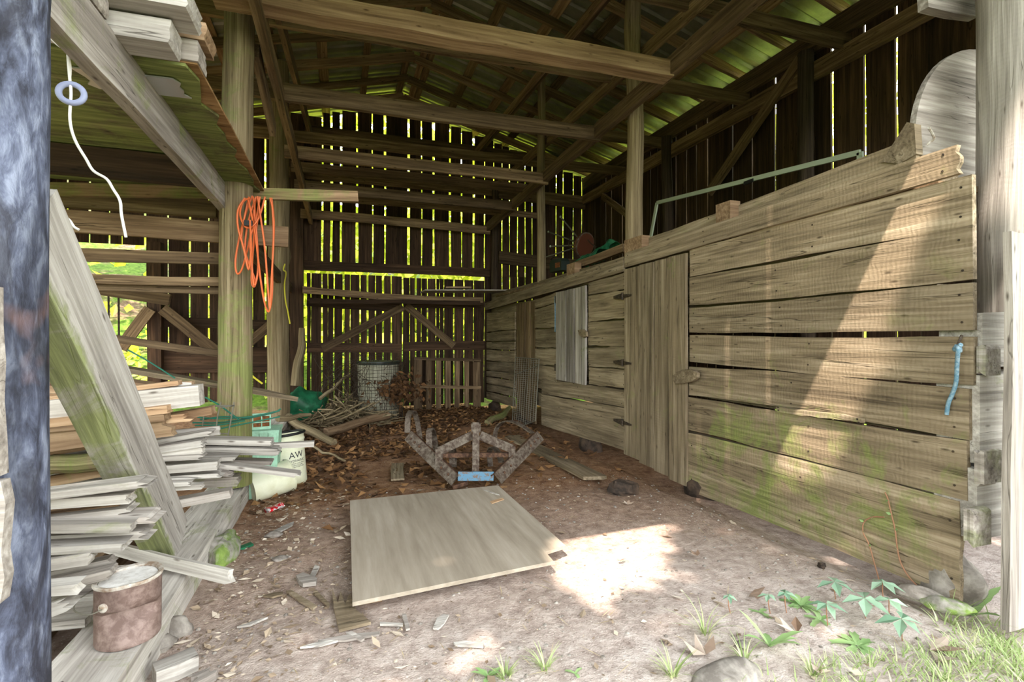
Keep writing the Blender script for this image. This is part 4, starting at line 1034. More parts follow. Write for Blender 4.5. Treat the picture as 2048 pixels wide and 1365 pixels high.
# radio, tarp
rc = at(1116, 531, X=2.98)
t = thing('radio', 'dark plastic radio lying on the crib loft beside the green tarp', 'radio', rc - V((0, 0, .09)))
RM = Matrix.Rotation(.12, 3, 'Z')
m = MB(); m.prism([rc + RM @ V((-.05, y_, z_)) for y_, z_ in ((-.17, -.09), (.15, -.09), (.16, .03), (.12, .085), (-.13, .085), (-.17, .04))], RM @ V((.14, 0, 0))); m.build('case', M['radio'], t)
m = MB().box(rc + RM @ V((-.055, -.075, -.01)), (.012, .11, .07), 0, RM); m.build('orange_spot', M['rustfill'], t)  # orange-lit spot of the case, put in as a coloured panel
m = MB().tube([rc + RM @ V(q) for q in ((-.03, .13, .08), (-.03, .11, .12), (-.03, -.08, .12), (-.03, -.12, .08))], .008, 6); m.build('handle', M['black'], t, True)
m = MB(); gx = []; 
ts = [at(1134, 529, X=2.83), at(1150, 521, X=2.85), at(1172, 510, X=2.87), at(1190, 498, X=2.9), at(1203, 488, X=2.92), at(1211, 492, X=2.95)]
nn = 24; vs = []
for i in range(nn + 1):
    u = i / nn * (len(ts) - 1); k = min(int(u), len(ts) - 2); c = ts[k].lerp(ts[k + 1], u - k)
    for j in range(9):
        v_ = j / 8
        vs.append(c + V((.02 + .26 * v_, 0, -.04 + .10 * math.sin(math.pi * v_))) + V((noise.noise(c * 9 + V((j, 0, 0))), noise.noise(c * 9 + V((0, j, 4))), noise.noise(c * 11 + V((j * .8, 2, 0))))) * .035)
m._put(vs, [(i * 9 + j, i * 9 + j + 1, (i + 1) * 9 + j + 1, (i + 1) * 9 + j) for i in range(nn) for j in range(8)], None, .5)
m.build('tarp', M['greentarp'], label='crumpled green tarp on the far crib top beside the stool', cat='tarp')
# blue rope on its bolt
m = MB().tube([V((2.655, at(1916, 672, X=2.63).y, at(1916, 672, X=2.63).z)), at(1916, 690, X=2.60)], .006, 8, 1); m.build('bolt', M['rust'], None, True, label='rusty bolt on the crib wall holding the blue rope', cat='bolt')
t = MB().tube([at(1922, 690, X=2.585), at(1914, 694, X=2.595), at(1916, 700, X=2.57), at(1914, 730, X=2.6), at(1912, 765, X=2.62), at(1904, 790, X=2.63), at(1897, 806, X=2.63), at(1893, 830, X=2.63)], .009, 8)
t.lump(at(1915, 698, X=2.59), (.018, .018, .018), 3, 8, 10, .4); t.build('blue_rope', M['blue'], None, True, label='frayed blue rope hanging from a bolt at the right end of the crib wall', cat='rope')

# ------------------------------------------------------------------ things on the dirt floor
t = thing('plywood_sheet', 'dusty plywood sheet with a notched corner lying on the dirt', 'plywood', at(900, 1100, Z=.03))
P = [at(*p, Z=.055) for p in ((700, 1007), (705, 1214), (1107, 1130), (1091, 1111), (1131, 1096), (996, 976))]
P[4] = at(1131, 1098, Z=.045)
m = MB(); m.prism(P, (0, 0, .018)); m.g = [V((g.y, g.x * .6, g.z)) for g in m.g]; m.build('sheet', M['ply'], t)
for q in (at(740, 1190, Z=.02), at(980, 1100, Z=.02), at(760, 1020, Z=.02), at(1000, 1000, Z=.02)):
    m = MB(); m.box(q + V((0, 0, .01)), (.1, .08, .06)); m.build('bearer', M['plank'], t)
flat('ground_plank', at(1022, 873, Z=gz(1.6, 5.9) + .02), at(1190, 956, Z=.025), .19, .028, 'crib', 'old plank lying on the dirt beside the crib', rag=.02, cut1=-.05)
m = MB(); q = at(1248, 978, Z=.03); m.lump(q, (.13, .07, .075), 9, 9, 10, .3, .2, rz=-.2); m.build('charred_block', M['darkstone'], label='dark brown block on the dirt at the end of the old plank', cat='block')
flat('shingle', at(795, 928, Z=gz(.5, 4.7) + .015), at(795, 960, Z=.015), .11, .015, 'crib', 'small square of board on the leaf litter left of the plow', side=(1, 0, 0))

# the plow frame
Yt, Ym, Ye = 3.86, 4.06, 4.42
g0 = at(950, 975, Y=Yt)
t = thing('cultivator', 'rusty V-shaped cultivator frame with curved tines on the dirt', 'farm implement', V((g0.x, g0.y, gz(g0.x, g0.y))))
def bar(a_, b_, wd, th, side, mat='rust', name='bar', par=None):
    m = MB(); m.board(a_, b_, wd, th, side, jit=.001); return m.build(name, M[mat], par or t)
def arm(a_, b_):
    a_, b_ = V(a_), V(b_); d = (b_ - a_).normalized(); up = V((0, 0, 1)); face = d.cross(up).normalized()
    if face.y > 0: face = -face
    fl = (up * .55 + face * .8); fl = (fl - d * fl.dot(d)).normalized()       # wide flange facing the door
    wv = d.cross(fl).normalized()
    if wv.z > 0: wv = -wv
    A = bar(a_, b_, .095, .009, wv, 'rust', 'arm')
    w2 = fl
    off = -wv * .047 - fl * .035
    bar(a_ + off, b_ + off, .075, .009, w2, 'rustdark', 'flange', A)
    L_ = (b_ - a_).length
    for s_ in (.08, .17, .27, .74, .88):
        q = a_ + d * (L_ * s_) + fl * .006
        m = MB().lathe([(0, 0), (.011, 0), (.011, .006), (0, .006)], q, 10, fl.to_track_quat('Z', 'Y').to_matrix()); m.build('bolt', M['rustdark'], A, True)
    return A
arm(at(816, 872, Y=Ye), at(910, 962, Y=Yt)); arm(at(1081, 872, Y=4.18), at(996, 958, Y=3.72))
bl, br, tl, tr = at(878, 938, Y=Ym), at(1024, 932, Y=3.93), at(878, 903, Y=Ym), at(1024, 898, Y=3.93)
top = at(952, 866, Y=Ym - .05)
yx = V((1, -.25, 0))
bar(bl, tl + V((0, 0, .02)), .06, .02, yx); bar(br, tr + V((0, 0, .02)), .055, .02, yx)
bar(tl, at(945, 871, Y=Ym - .05), .07, .02, (0, 0, 1)); bar(at(960, 871, Y=Ym - .06), tr, .07, .02, (0, 0, 1))
mt = bar(at(951, 958, Y=Yt - .01), at(952, 846, Y=Ym - .06), .055, .03, yx, 'rust', 'mast')
bar(at(944, 864, Y=Ym - .06), at(944, 847, Y=Ym - .06), .012, .05, yx, 'rust', 'lug', mt); bar(at(960, 864, Y=Ym - .06), at(960, 847, Y=Ym - .06), .012, .05, yx, 'rust', 'lug', mt)
bar(at(884, 911, Y=Ym + .02), at(1020, 910, Y=3.97), .035, .03, (0, 0, 1), 'rustdark', 'crossbar')
bar(at(916, 953, Y=Yt - .05), at(987, 953, Y=Yt - .09), .07, .014, (0, 0, 1), 'bluepaint', 'hitch_plate')
bar(at(905, 976, Y=Yt - .03), at(935, 966, Y=Yt - .03), .03, .02, (0, 0, 1), 'rustdark', 'foot')
def tine(pts, wd=.05):
    P = [V(p) for p in pts]; out = []
    for i in range(len(P) - 1):
        a_, b_ = P[i], P[i + 1]; z_ = P[i - 1] if i else a_ * 2 - b_; c_ = P[i + 2] if i + 2 < len(P) else b_ * 2 - a_
        for k in range(6):
            s_ = k / 6; out.append(.5 * (2 * a_ + (b_ - z_) * s_ + (2 * z_ - 5 * a_ + 4 * b_ - c_) * s_ * s_ + (3 * a_ - 3 * b_ + c_ - z_) * s_ ** 3))
    out.append(P[-1]); dirw = (P[-1] - P[0]); dirw.z = 0
    sdw = V((-dirw.y, dirw.x, 0)).normalized() if dirw.length > .02 else V((1, 0, 0))
    vs = []
    for i, p in enumerate(out):
        d = (out[min(i + 1, len(out) - 1)] - out[max(i - 1, 0)]).normalized(); n = d.cross(sdw).normalized()
        vs += [p + sdw * wd / 2 + n * .006, p - sdw * wd / 2 + n * .006, p - sdw * wd / 2 - n * .006, p + sdw * wd / 2 - n * .006]
    m = MB(); N_ = len(out)
    m._put(vs, [(i * 4 + j, (i + 1) * 4 + j, (i + 1) * 4 + (j + 1) % 4, i * 4 + (j + 1) % 4) for i in range(N_ - 1) for j in range(4)] + [(0, 1, 2, 3), ((N_ - 1) * 4 + 3, (N_ - 1) * 4 + 2, (N_ - 1) * 4 + 1, (N_ - 1) * 4)], None, .5)
    m.build('tine', M['rust'], t, True)
tine([at(815, 866, Y=4.5), at(816, 838, Y=4.55), at(821, 824, Y=4.72), at(829, 826, Y=4.9), at(836, 850, Y=4.98), at(841, 884, Y=4.9)])
tine([at(859, 903, Y=4.25), at(858, 868, Y=4.3), at(862, 858, Y=4.42), at(868, 872, Y=4.6), at(872, 903, Y=4.66)])
tine([at(1066, 867, Y=4.28), at(1036, 848, Y=4.5), at(1012, 843, Y=4.7), at(996, 853, Y=4.82), at(990, 872, Y=4.84), at(992, 884, Y=4.8)])
tine([at(1003, 925, Y=4.05), at(996, 905, Y=4.2), at(985, 895, Y=4.4), at(979, 905, Y=4.5), at(981, 935, Y=4.5)])
tine([at(905, 930, Y=4.1), at(903, 905, Y=4.2), at(904, 896, Y=4.35), at(908, 908, Y=4.5), at(908, 935, Y=4.5)])

# crushed can, plastic strip, chips
q = at(548, 1016, Z=.0); q = V((q.x, q.y, gz(q.x, q.y) + .016))
t = thing('crushed_can', 'crushed red and silver drink can on the dirt', 'can', q - V((0, 0, .02)))
CMx = Matrix.Rotation(.5, 3, 'Z') @ Matrix.Rotation(1.45, 3, 'Y')
crush = lambda v: V((v.x * (.3 + .35 * abs(v.z) / .06), v.y + .012 * noise.noise(v * 60), v.z + .012 * noise.noise(v * 50 + V((3, 0, 0)))))
m = MB().lathe([(.020, -.06), (.032, -.052), (.033, -.04), (.033, -.02), (.033, 0), (.033, .02), (.033, .04), (.032, .052), (.026, .06)], q, 24, CMx, crush); m.build('can_wall', M['canprint'], t, True)
for sg in (-1, 1):
    m = MB().lathe([(0, .058 * sg), (.022, .060 * sg), (.030, .055 * sg), (.033, .045 * sg)], q, 24, CMx, crush); m.build('can_end', M['silver'], t, True)
flat('plastic_strip', at(466, 1101, Z=.01), at(505, 1089, Z=.01), .04, .012, 'greentarp', 'dark green plastic strip on the dirt beside the mossy stone', 'strip')
def chip(pts, lab, mat='crib', th=.008, z=.008, name='wood_splinter', cat='splinter', grp=None):
    P = [at(*p, Z=z) for p in pts]; P = [V((p.x, p.y, gz(p.x, p.y) + z)) for p in P]
    ar = sum(P[i].x * P[(i + 1) % len(P)].y - P[(i + 1) % len(P)].x * P[i].y for i in range(len(P)))
    if ar < 0: P = P[::-1]
    m = MB(); m.prism(P, (0, 0, th)); m.build(name, M[mat], label=lab, cat=cat, group=grp)
chip([(678, 1268), (742, 1252), (712, 1225), (700, 1190), (690, 1212), (681, 1186), (676, 1210), (664, 1180), (668, 1222)], 'splintered end of a pale board on the dirt beside the plywood', 'crib', .012)
chip([(626, 1188), (632, 1183), (660, 1210), (658, 1217)], 'pale splinter leaning toward the splintered board end', 'crib')
chip([(572, 1184), (584, 1184), (634, 1214), (626, 1220), (598, 1205)], 'grey splinter lying left of the splintered board end')
chip([(526, 1193), (548, 1187), (566, 1186), (566, 1191), (545, 1196)], 'thin pale splinter left of the grey one')
chip([(592, 1158), (606, 1152), (634, 1164), (632, 1172), (606, 1175), (597, 1168)], 'curled piece of bark on the dirt', 'grey', .02)
chip([(618, 1157), (630, 1133), (639, 1136), (628, 1158)], 'pale chip standing against the curled bark', 'pale')
chip([(600, 1300), (640, 1288), (690, 1283), (640, 1296)], 'long thin splinter on the near dirt', 'pale')
chip([(636, 1286), (700, 1275), (760, 1271), (758, 1277), (690, 1287)], 'long grey splinter on the near dirt', 'grey')
chip([(692, 1271), (704, 1269), (729, 1285), (722, 1289)], 'short splinter crossing the long grey one', 'grey')
chip([(760, 1250), (806, 1252), (806, 1256), (760, 1255)], 'thin straight splinter below the plywood', 'pale')
chip([(804, 1233), (812, 1233), (820, 1262), (812, 1265)], 'grey splinter standing crosswise below the plywood', 'grey')
chip([(866, 1262), (874, 1242), (886, 1235), (898, 1236), (888, 1254), (876, 1264)], 'pale flat chip on the dirt below the plywood', 'pale')
chip([(907, 1292), (930, 1289), (968, 1294), (966, 1300), (912, 1297)], 'pale sliver of wood on the near dirt', 'pale')
chip([(540, 1066), (570, 1048), (588, 1041), (585, 1048), (556, 1066)], 'pale curved sliver of wood near the crushed can', 'pale')
chip([(980, 1002), (1005, 995), (1008, 998), (984, 1006)], 'pale sliver on the far corner of the plywood', 'fresh', .004, .082)
chip([(965, 978), (985, 984), (999, 990), (985, 987)], 'small curved twig on the far edge of the plywood', 'pale', .006, .082)
chip([(474, 1255), (520, 1240), (536, 1236), (500, 1252)], 'sliver of wood by the sill', 'pale')

q = at(1645, 1138, Z=0); m = MB(); m.lump(q + V((0, 0, gz(q.x, q.y) + .012)), (.022, .018, .014), 77, 10, 14, .6); m.build('pine_cone', M['darkstone'], None, label='small brown cone on the dirt below the crib wall', cat='cone')
# ------------------------------------------------------------------ back of the barn
stick('long_beam', (-.80, 4.1, 2.03), (-.78, 9.0, 1.98), .16, .06, (0, 0, 1), M['barn'], 'low beam running back from the mossy post to the gate jamb', jit=.005)
stick('shelf_beam', at(605, 580, Y=8.85), at(965, 600, Y=8.85), .11, .06, (0, 0, 1), M['barn'], 'worn beam across in front of the back gate at shelf height', jit=.006, bow=-.05)
stick('shelf_beam', at(620, 603, Y=8.75), at(960, 606, Y=8.75), .07, .05, (0, 0, 1), M['dark'], 'thin dark beam just under the worn shelf beam', jit=.006)
flat('shelf_sheet', at(845, 583, Y=8.5), at(1015, 583, Y=8.5), .5, .02, 'frame' if 0 else 'grey', 'pale flat sheet resting on the shelf beam at the back')
flat('shelf_board', at(890, 576, Y=8.4), at(940, 576, Y=8.4), .2, .03, 'plank', 'small board on the pale sheet at the back')
pole('driftwood', at(592, 772, Y=8.4), at(604, 657, Y=8.5), .075, .05, M['bark'], 'upright piece of driftwood by the left jamb of the back gate', 'log', lump=.3, bend=.05)
# pallet
t = thing('pallet', 'weathered pallet leaning upright against the right back gate', 'pallet', at(895, 826, Y=8.86))
for a_, b_, k in ((828, 844, 0), (852, 863, 1), (872, 882, 2), (891, 901, 3), (909, 919, 4), (929, 938, 5), (946, 961, 6)):
    c = (a_ + b_) / 2; wd = (at(b_, 700, Y=8.9).x - at(a_, 700, Y=8.9).x)
    m = MB(); m.board(at(c, 826, Y=8.84), at(c, 715 + .01 * (c - 828) * 8, Y=8.96), wd, .02, (1, 0, 0)); m.build('slat', M['barn'], t)
for y_ in (717, 772, 820):
    yy = 8.97 + (.0 if y_ == 717 else -.05 if y_ == 772 else -.09)
    m = MB(); m.board(at(828, y_, Y=yy), at(961, y_ + 4, Y=yy), .05, .09, (0, 0, 1)); m.build('stringer', M['barn'], t)
# wire panel
t = thing('wire_grate', 'rusty wire grid panel leaning on the far crib wall', 'wire panel', at(1050, 858, X=2.5))
q00, q10, q01, q11 = at(1024, 860, X=2.46), at(1071, 842, X=2.46), at(1031, 715, X=2.6), at(1078, 719, X=2.6)
m = MB()
for i in range(1, 10):
    u = i / 10; m.tube([q00.lerp(q10, u), q01.lerp(q11, u)], .003, 5, 1)
for i in range(1, 34):
    u = i / 34; m.tube([q00.lerp(q01, u), q10.lerp(q11, u)], .003, 5, 1)
m.build('wire_mesh', M['steel_wire'], t)
m = MB()
for a_, b_ in ((q00, q01), (q01, q11), (q11, q10), (q10, q00), (q01.lerp(q00, .25), q11.lerp(q10, .1))): m.tube([a_, b_], .007, 6, 1)
m.build('frame', M['steel_wire'], t)
pole('gnarled_root', at(975, 848, Z=gz(2, 7) + .03), at(1018, 816, X=2.5), .05, .035, M['bark'], 'gnarled yellow-green root on the floor by the wire panel', 'root', lump=.5, bend=.12, ms=.7)
# drum and wire roll
dc = at(757, 850, Y=8.05); dc.z = gz(dc.x, dc.y)
t = thing('drum', 'pale plastic drum standing behind wire netting at the back', 'drum', dc)
m = MB().lathe([(0, 0), (.29, 0), (.30, .02), (.31, .4), (.315, .8), (.32, .86), (.28, .87), (.27, .82), (0, .8)], dc, 36); m.build('drum_body', M['drum'], t, True)
m = MB().lathe([(.30, .85), (.325, .85), (.33, .87), (.325, .90), (.30, .90)], dc, 36); m.build('rim', M['radio'], t, True)
t = thing('wire_netting', 'roll of rusty wire netting around the pale drum', 'wire netting', dc)
m = MB()
for i in range(34):
    a_ = -2.9 + 3.4 * i / 34; m.tube([dc + V(((.37 + .02 * noise.noise(V((i, z_, 0)))) * math.cos(a_ + R(-.03, .03)), .37 * math.sin(a_), z_ * .22)) for z_ in range(5)], .003, 5, 2)
for k in range(18):
    m.tube([dc + V(((.37 + .02 * noise.noise(V((k, i, 3)))) * math.cos(-2.9 + 3.4 * i / 12), .37 * math.sin(-2.9 + 3.4 * i / 12), .03 + k * .05 + R(-.01, .01))) for i in range(13)], .003, 5, 2)
m.build('netting', M['iron'], t)
m = MB()
for i in range(46):
    c = V((R(-.1, .7), R(7.5, 8.2), 0)); c.z = gz(c.x, c.y); r_ = R(.2, .5); a0 = R(0, 6.28); ti = R(-.5, .5); hh = R(.1, .7)
    m.tube([c + V((r_ * math.cos(a0 + u * .5) * .8, r_ * .5 * math.sin(a0 + u * .5), max(.02, hh + r_ * math.sin(u * .5 + ti)))) for u in range(9)], .0035, 5, 3)
m.build('wire_tangle', M['iron'], None, True, label='tangle of rusty fence wire in front of the left back gate', cat='wire')
# brush pile
m = MB()
for i in range(230):
    c = V((R(-.45, .55), R(7.2, 8.4), 0)); c.z = gz(c.x, c.y) + R(.0, .4) * max(0, 1 - abs(c.x - .1) / .7)
    a_ = R(0, 6.28); e_ = R(-.5, .6); L_ = R(.3, .9); d = V((math.cos(a_) * math.cos(e_), math.sin(a_) * math.cos(e_), math.sin(e_))) * L_ / 2
    p0, p1 = c - d, c + d; p0.z = max(p0.z, gz(p0.x, p0.y)); p1.z = max(p1.z, gz(p1.x, p1.y))
    m.tube([p0, c + rv(.04), p1], R(.005, .013), 6, 3)
m.build('brush_pile', M['bark'], None, True, label='heap of dry brush and twigs by the back gate', cat='brush', kind='stuff')
for (a_, b_, r0, r1, mat, lab) in ((at(578, 836, Z=.12), at(668, 886, Z=.03), .06, .035, 'bark', 'thick branch lying on the floor behind the lettered bucket'),
    (at(652, 866, Z=.02), at(776, 832, Z=.06), .055, .05, 'plank', 'reddish log lying in front of the pale drum'), (at(640, 798, Y=7.6), at(700, 750, Y=8.0), .025, .02, 'bark', 'thin pole poking out of the brush pile'),
    (at(626, 893, Z=.02), at(690, 922, Z=.02), .014, .01, 'bark', 'thin straight stick on the leaf litter right of the lettered bucket'), (at(555, 838, Z=.3), at(620, 830, Z=.28), .035, .02, 'bark', 'cut branch end beside the green tarp bag')):
    pole('branch', a_, b_, r0, r1, M[mat], lab, 'branch', lump=.25, bend=.04, sides=12)
m = MB(); c = at(608, 812, Y=7.9); m.lump((c.x, c.y, gz(c.x, c.y) + .2), (.30, .22, .32), 31, 16, 22, .3, .3); m.build('tarp_bag', M['greentarp'], None, True, label='dark green tarp bundle on the floor beside the grey log post', cat='tarp')

# ------------------------------------------------------------------ loose cover: leaves, chips, pebbles, grass
def okf(x, y): return x < 2.58 and x > -.55
m = MB()
for i in range(9000):
    x, y = R(-.58, 2.6), 3.3 + 6.0 * (R(0, 1) ** .9)
    dens = max(.04, min(1, (y - 3.6) / 1.2)) * (1 if x < 1.3 else max(.12, min(1, (y - 5.0) / 2)))
    if R(0, 1) > dens or noise.noise(V((x * 1.5, y * 1.5, 4))) < -.32: continue
    c = V((x, y, gz(x, y) + R(.003, .022))); a_ = R(0, 6.28)
    m.leaf(c, (math.cos(a_), math.sin(a_), R(-.15, .35)), (R(-.5, .5), R(-.5, .5), 1), R(.05, .12), R(.03, .07), R(-.3, .4), R(0, 1) ** 1.3 * .85, R(-.2, .3))
m.build('leaf_litter', M['litter'], label='brown dead leaves strewn over the back of the dirt floor', cat='leaves', kind='stuff')
m = MB()
for i in range(500):
    a_ = R(0, 6.28); r_ = abs(random.gauss(0, .22)); x, y = dc.x + .25 + r_ * math.cos(a_), dc.y - .32 + r_ * .5 * math.sin(a_)
    m.leaf((x, y, gz(x, y) + .30 + random.gauss(.18, .10)), rv(), rv(), R(.06, .12), R(.04, .07), R(-.3, .4), R(0, .5), R(-.2, .3))
m.build('leaf_clump', M['litter'], label='clump of dead leaves caught in the wire netting', cat='leaves', kind='stuff')
m = MB()
for i in range(2600):
    y = 1.25 + 3.2 * R(0, 1) ** 1.2; x = -.6 + abs(random.gauss(0, .42)) if R(0, 1) < .72 else R(-.6, 2.55)
    if x > 2.55: continue
    a_ = R(0, 6.28); L_ = R(.006, .03) if R(0, 1) < .9 else R(.03, .075)
    m.leaf((x, y, gz(x, y) + R(.002, .010)), (math.cos(a_), math.sin(a_), R(-.1, .2)), (R(-.4, .4), R(-.4, .4), 1), L_, min(L_ * R(.25, .8), .03), R(-.1, .2), R(0, 1) ** 1.6, R(-.1, .15))
m.build('wood_debris', M['chips'], label='pale chips and bark crumbs scattered on the near dirt', cat='debris', kind='stuff')
m = MB()
for i in range(800):
    y = 1.0 + 3.0 * R(0, 1); x = R(-.55, 2.55); s_ = R(.003, .011)
    m.lump((x, y, gz(x, y)), (s_, s_ * R(.7, 1.1), s_ * .7), i, 4, 6, .3)
m.build('pebbles', M['stone'], None, True, label='small pebbles in the dust near the doorway', cat='pebbles', kind='stuff')
def inst(n, fn):
    for _ in range(n): fn()
m = MB()
for i in range(420):
    y = R(1.3, 6); x = R(-.5, 2.5); a_ = R(0, 6.28)
    m.leaf((x, y, gz(x, y) + .006), (math.cos(a_), math.sin(a_), 0), (0, 0, 1), R(.05, .14), .003, .1, R(0, 1))
m.build('straw', M['straw'], label='dry straws scattered over the dirt', cat='straw', kind='stuff')
def blades(m, c, n, spread, h, lean=.6, wd=.004):
    for _ in range(n):
        a_ = R(0, 6.28); r_ = spread * math.sqrt(R(0, 1)); p = V((c[0] + r_ * math.cos(a_), c[1] + r_ * math.sin(a_), 0)); p.z = gz(p.x, p.y)
        d = V((math.cos(a_) * R(0, lean), math.sin(a_) * R(0, lean), 1)).normalized(); L_ = h * R(.5, 1.2)
        sd = V((-d.y, d.x, 0)); sd = sd.normalized() if sd.length > .01 else V((1, 0, 0)); vs = []
        for k in range(5):
            u = k / 4; q = p + d * (L_ * u) + V((math.cos(a_), math.sin(a_), -.6)) * (L_ * .45 * u * u)
            vs += [q + sd * wd * (1 - u * .9), q - sd * wd * (1 - u * .9)]
        m._put(vs, [(2 * k, 2 * k + 1, 2 * k + 3, 2 * k + 2) for k in range(4)], None, R(0, 1))
m = MB()
for i in range(420):
    px_ = 1330 + 740 * R(0, 1) ** .55; py_ = R(1255, 1400)
    if py_ < 1365 - (px_ - 1480) * .22: continue
    q = at(px_, py_, Z=0)
    blades(m, q, 3, .025, R(.03, .075), 1.0, .0028)
for i in range(90):
    q = at(R(1880, 2060), R(1210, 1380), Z=0); blades(m, q, 3, .03, R(.06, .13), .8, .003)
m.build('grass', M['grass'], label='thin pale grass at the edge of the dirt near the right post', cat='grass', kind='stuff')
TU = [(1410, 1268, 10, .15, 'grass tuft on the dirt left of the weeds'), (1489, 1322, 12, .10, 'low grass tuft near the bottom of the dirt'), (1345, 1355, 14, .10, 'grass tuft at the bottom edge beside the grey stone'), (1090, 1340, 12, .09, 'grass tuft at the bottom middle of the dirt'), (1010, 1355, 16, .06, 'small green sprout tuft at the bottom edge'), (1625, 1345, 14, .09, 'grass tuft below the spreading weed'), (1900, 1160 + 60, 8, .2, 'tall grass blades at the crib corner')]
for (px_, py_, n_, h_, lab) in TU:
    m = MB(); blades(m, at(px_, py_, Z=0), n_ * 2, .02, h_, .9, .0035); m.build('grass_tuft', M['grass'], label=lab, cat='grass tuft', group='grass tufts on the near dirt')
def creeper(px_, py_, s_, rot, lab):
    c = at(px_, py_, Z=.09); t = thing('creeper_plant', lab, 'plant', (c.x, c.y, gz(c.x, c.y)), 'five-leaved creepers by the crib wall')
    m = MB().tube([(c.x + .02, c.y + .01, gz(c.x, c.y)), (c.x, c.y, .05), c], .0022, 5); m.build('stem', M['stem'], t, True)
    for k in range(5):
        a_ = rot + (k - 2) * 1.05; d = V((math.cos(a_), math.sin(a_), R(-.35, -.05)))
        m = MB(); m.leaf(c, d, V((R(-.2, .2), R(-.2, .2), 1)), s_ * R(.8, 1.15), s_ * .5, .12, R(0, 1), -.12); m.build('leaflet', M['creeper'], t)
for k, (px_, py_, s_, rot, lab) in enumerate(((1669, 1164, .085, -1.2, 'five-leaved creeper nearest the dirt below the crib wall'), (1765, 1164, .085, -.9, 'five-leaved creeper under the vine on the crib wall'), (1729, 1197, .10, -1.4, 'large five-leaved creeper in front of the flat stone'),
    (1803, 1238, .09, -1.6, 'five-leaved creeper lowest toward the grass'), (1653, 1208, .07, -2.0, 'drooping five-leaved creeper beside the fern leaf'), (1778, 1200, .075, .2, 'five-leaved creeper beside the flat stone'), (1457, 1192, .04, -1, 'smallest blue-green creeper, alone on the dirt'), (1537, 1190, .045, -1.5, 'small creeper on the dirt by the dead leaf'), (1570, 1186, .05, -1, 'small creeper just right of the dead leaf'))):
    creeper(px_, py_, s_, rot, lab)
def rosette(px_, py_, n_, s_, lab, up=.3):
    c = at(px_, py_, Z=0.01); c.z = gz(c.x, c.y); m = MB()
    for k in range(n_):
        a_ = k * 2.4 + R(-.2, .2); p = V(c); d = V((math.cos(a_), math.sin(a_), R(.1, up)))
        L_ = s_ * R(.6, 1.1); sdv = V((-math.sin(a_), math.cos(a_), 0)); vs = []; K = 7
        for j in range(K + 1):
            u = j / K; w_ = s_ * .13 * math.sin(math.pi * min(1, .12 + u * .88)) * (1 if j % 2 else .7) + .001
            q = p + d * (L_ * u) - V((0, 0, .35 * L_ * u * u)); vs += [q + sdv * w_ + V((0, 0, .3 * w_)), q, q - sdv * w_ + V((0, 0, .3 * w_))]
        m._put(vs, [(3 * j + i, 3 * j + i + 1, 3 * j + i + 4, 3 * j + i + 3) for j in range(K) for i in (0, 1)], None, R(0, 1))
    m.build('weed', M['weed'], None, 'full', label=lab, cat='weed', group='leafy weeds in the dirt')
rosette(1716, 1280, 12, .13, 'spreading light green rosette weed in front of the crib')
rosette(1539, 1290, 6, .12, 'upright two-leaved weed on the dirt', 1.6)
rosette(1602, 1205, 12, .10, 'feathery light green weed beside the small creepers', .8)
rosette(1640, 1232, 5, .10, 'fern-like leaf lying below the creepers')
rosette(1520, 1222, 3, .09, 'flat broad weed leaf left of the feathery weed')
rosette(975, 1350, 9, .07, 'small bright weed at the bottom edge of the dirt', 1.0)
rosette(1945, 1195, 4, .16, 'bright broad-leaved weed by the foot of the upright plank', 1.2)
rosette(1150, 1345, 3, .05, 'tiny seedling on the near dirt', 1.5)
for pts, lab in (([(1770, 985), (1776, 1000), (1783, 1030), (1790, 1060), (1795, 1100), (1803, 1130), (1822, 1160), (1850, 1185), (1872, 1200)], 'thin vine stem on the lowest crib plank, longer one'), ([(1768, 1035), (1745, 1035), (1728, 1045), (1726, 1065), (1738, 1090), (1748, 1125), (1758, 1160)], 'thin arching vine stem on the lowest crib plank, shorter one')):
    t = thing('vine', lab, 'vine', at(*pts[-1], X=2.62))
    m = MB().tube([at(a_, b_, X=2.625) for a_, b_ in pts], .0035, 6); m.build('stem', M['stem'], t, True)
    for k in range(4):
        q = at(*pts[1 + k], X=2.615); m = MB(); m.leaf(q, (-.5, R(-1, 1), R(-.3, .5)), (-1, 0, .3), .025, .015, .1, R(0, 1)); m.build('leaf', M['weed'], t)
# individual dead leaves near the door
for k, (px_, py_, s_, lab) in enumerate(((1500, 1188, .10, 'curled dead leaf on the dirt left of the creepers'), (1395, 1112, .06, 'small dead leaf on the sunlit dirt'), (1412, 1010, .08, 'reddish dead leaf at the foot of the crib door'), (1240, 1120, .04, 'tiny dead leaf in the sun patch'), (1595, 1265, .10, 'pale dead leaf on the dirt by the rosette weed'), (1412, 1312, .11, 'pale grey dead leaf on the near dirt'), (1640, 1345, .05, 'pinkish dead leaf among the grass'), (1860, 1300, .14, 'long brown dead leaf lying in the grass'), (1255, 1010, .06, 'dry leaf on the dirt beside the dark block'))):
    c = at(px_, py_, Z=.015); m = MB(); a_ = R(0, 6.28)
    for j in range(3): m.leaf(c + V((0, 0, gz(c.x, c.y))), (math.cos(a_ + j * .9), math.sin(a_ + j * .9), .1), (R(-.3, .3), R(-.3, .3), 1), s_ * .8, s_ * .4, R(-.3, .4), R(0, 1), .25)
    m.build('dead_leaf', M['deadleaf'], label=lab, cat='leaf')

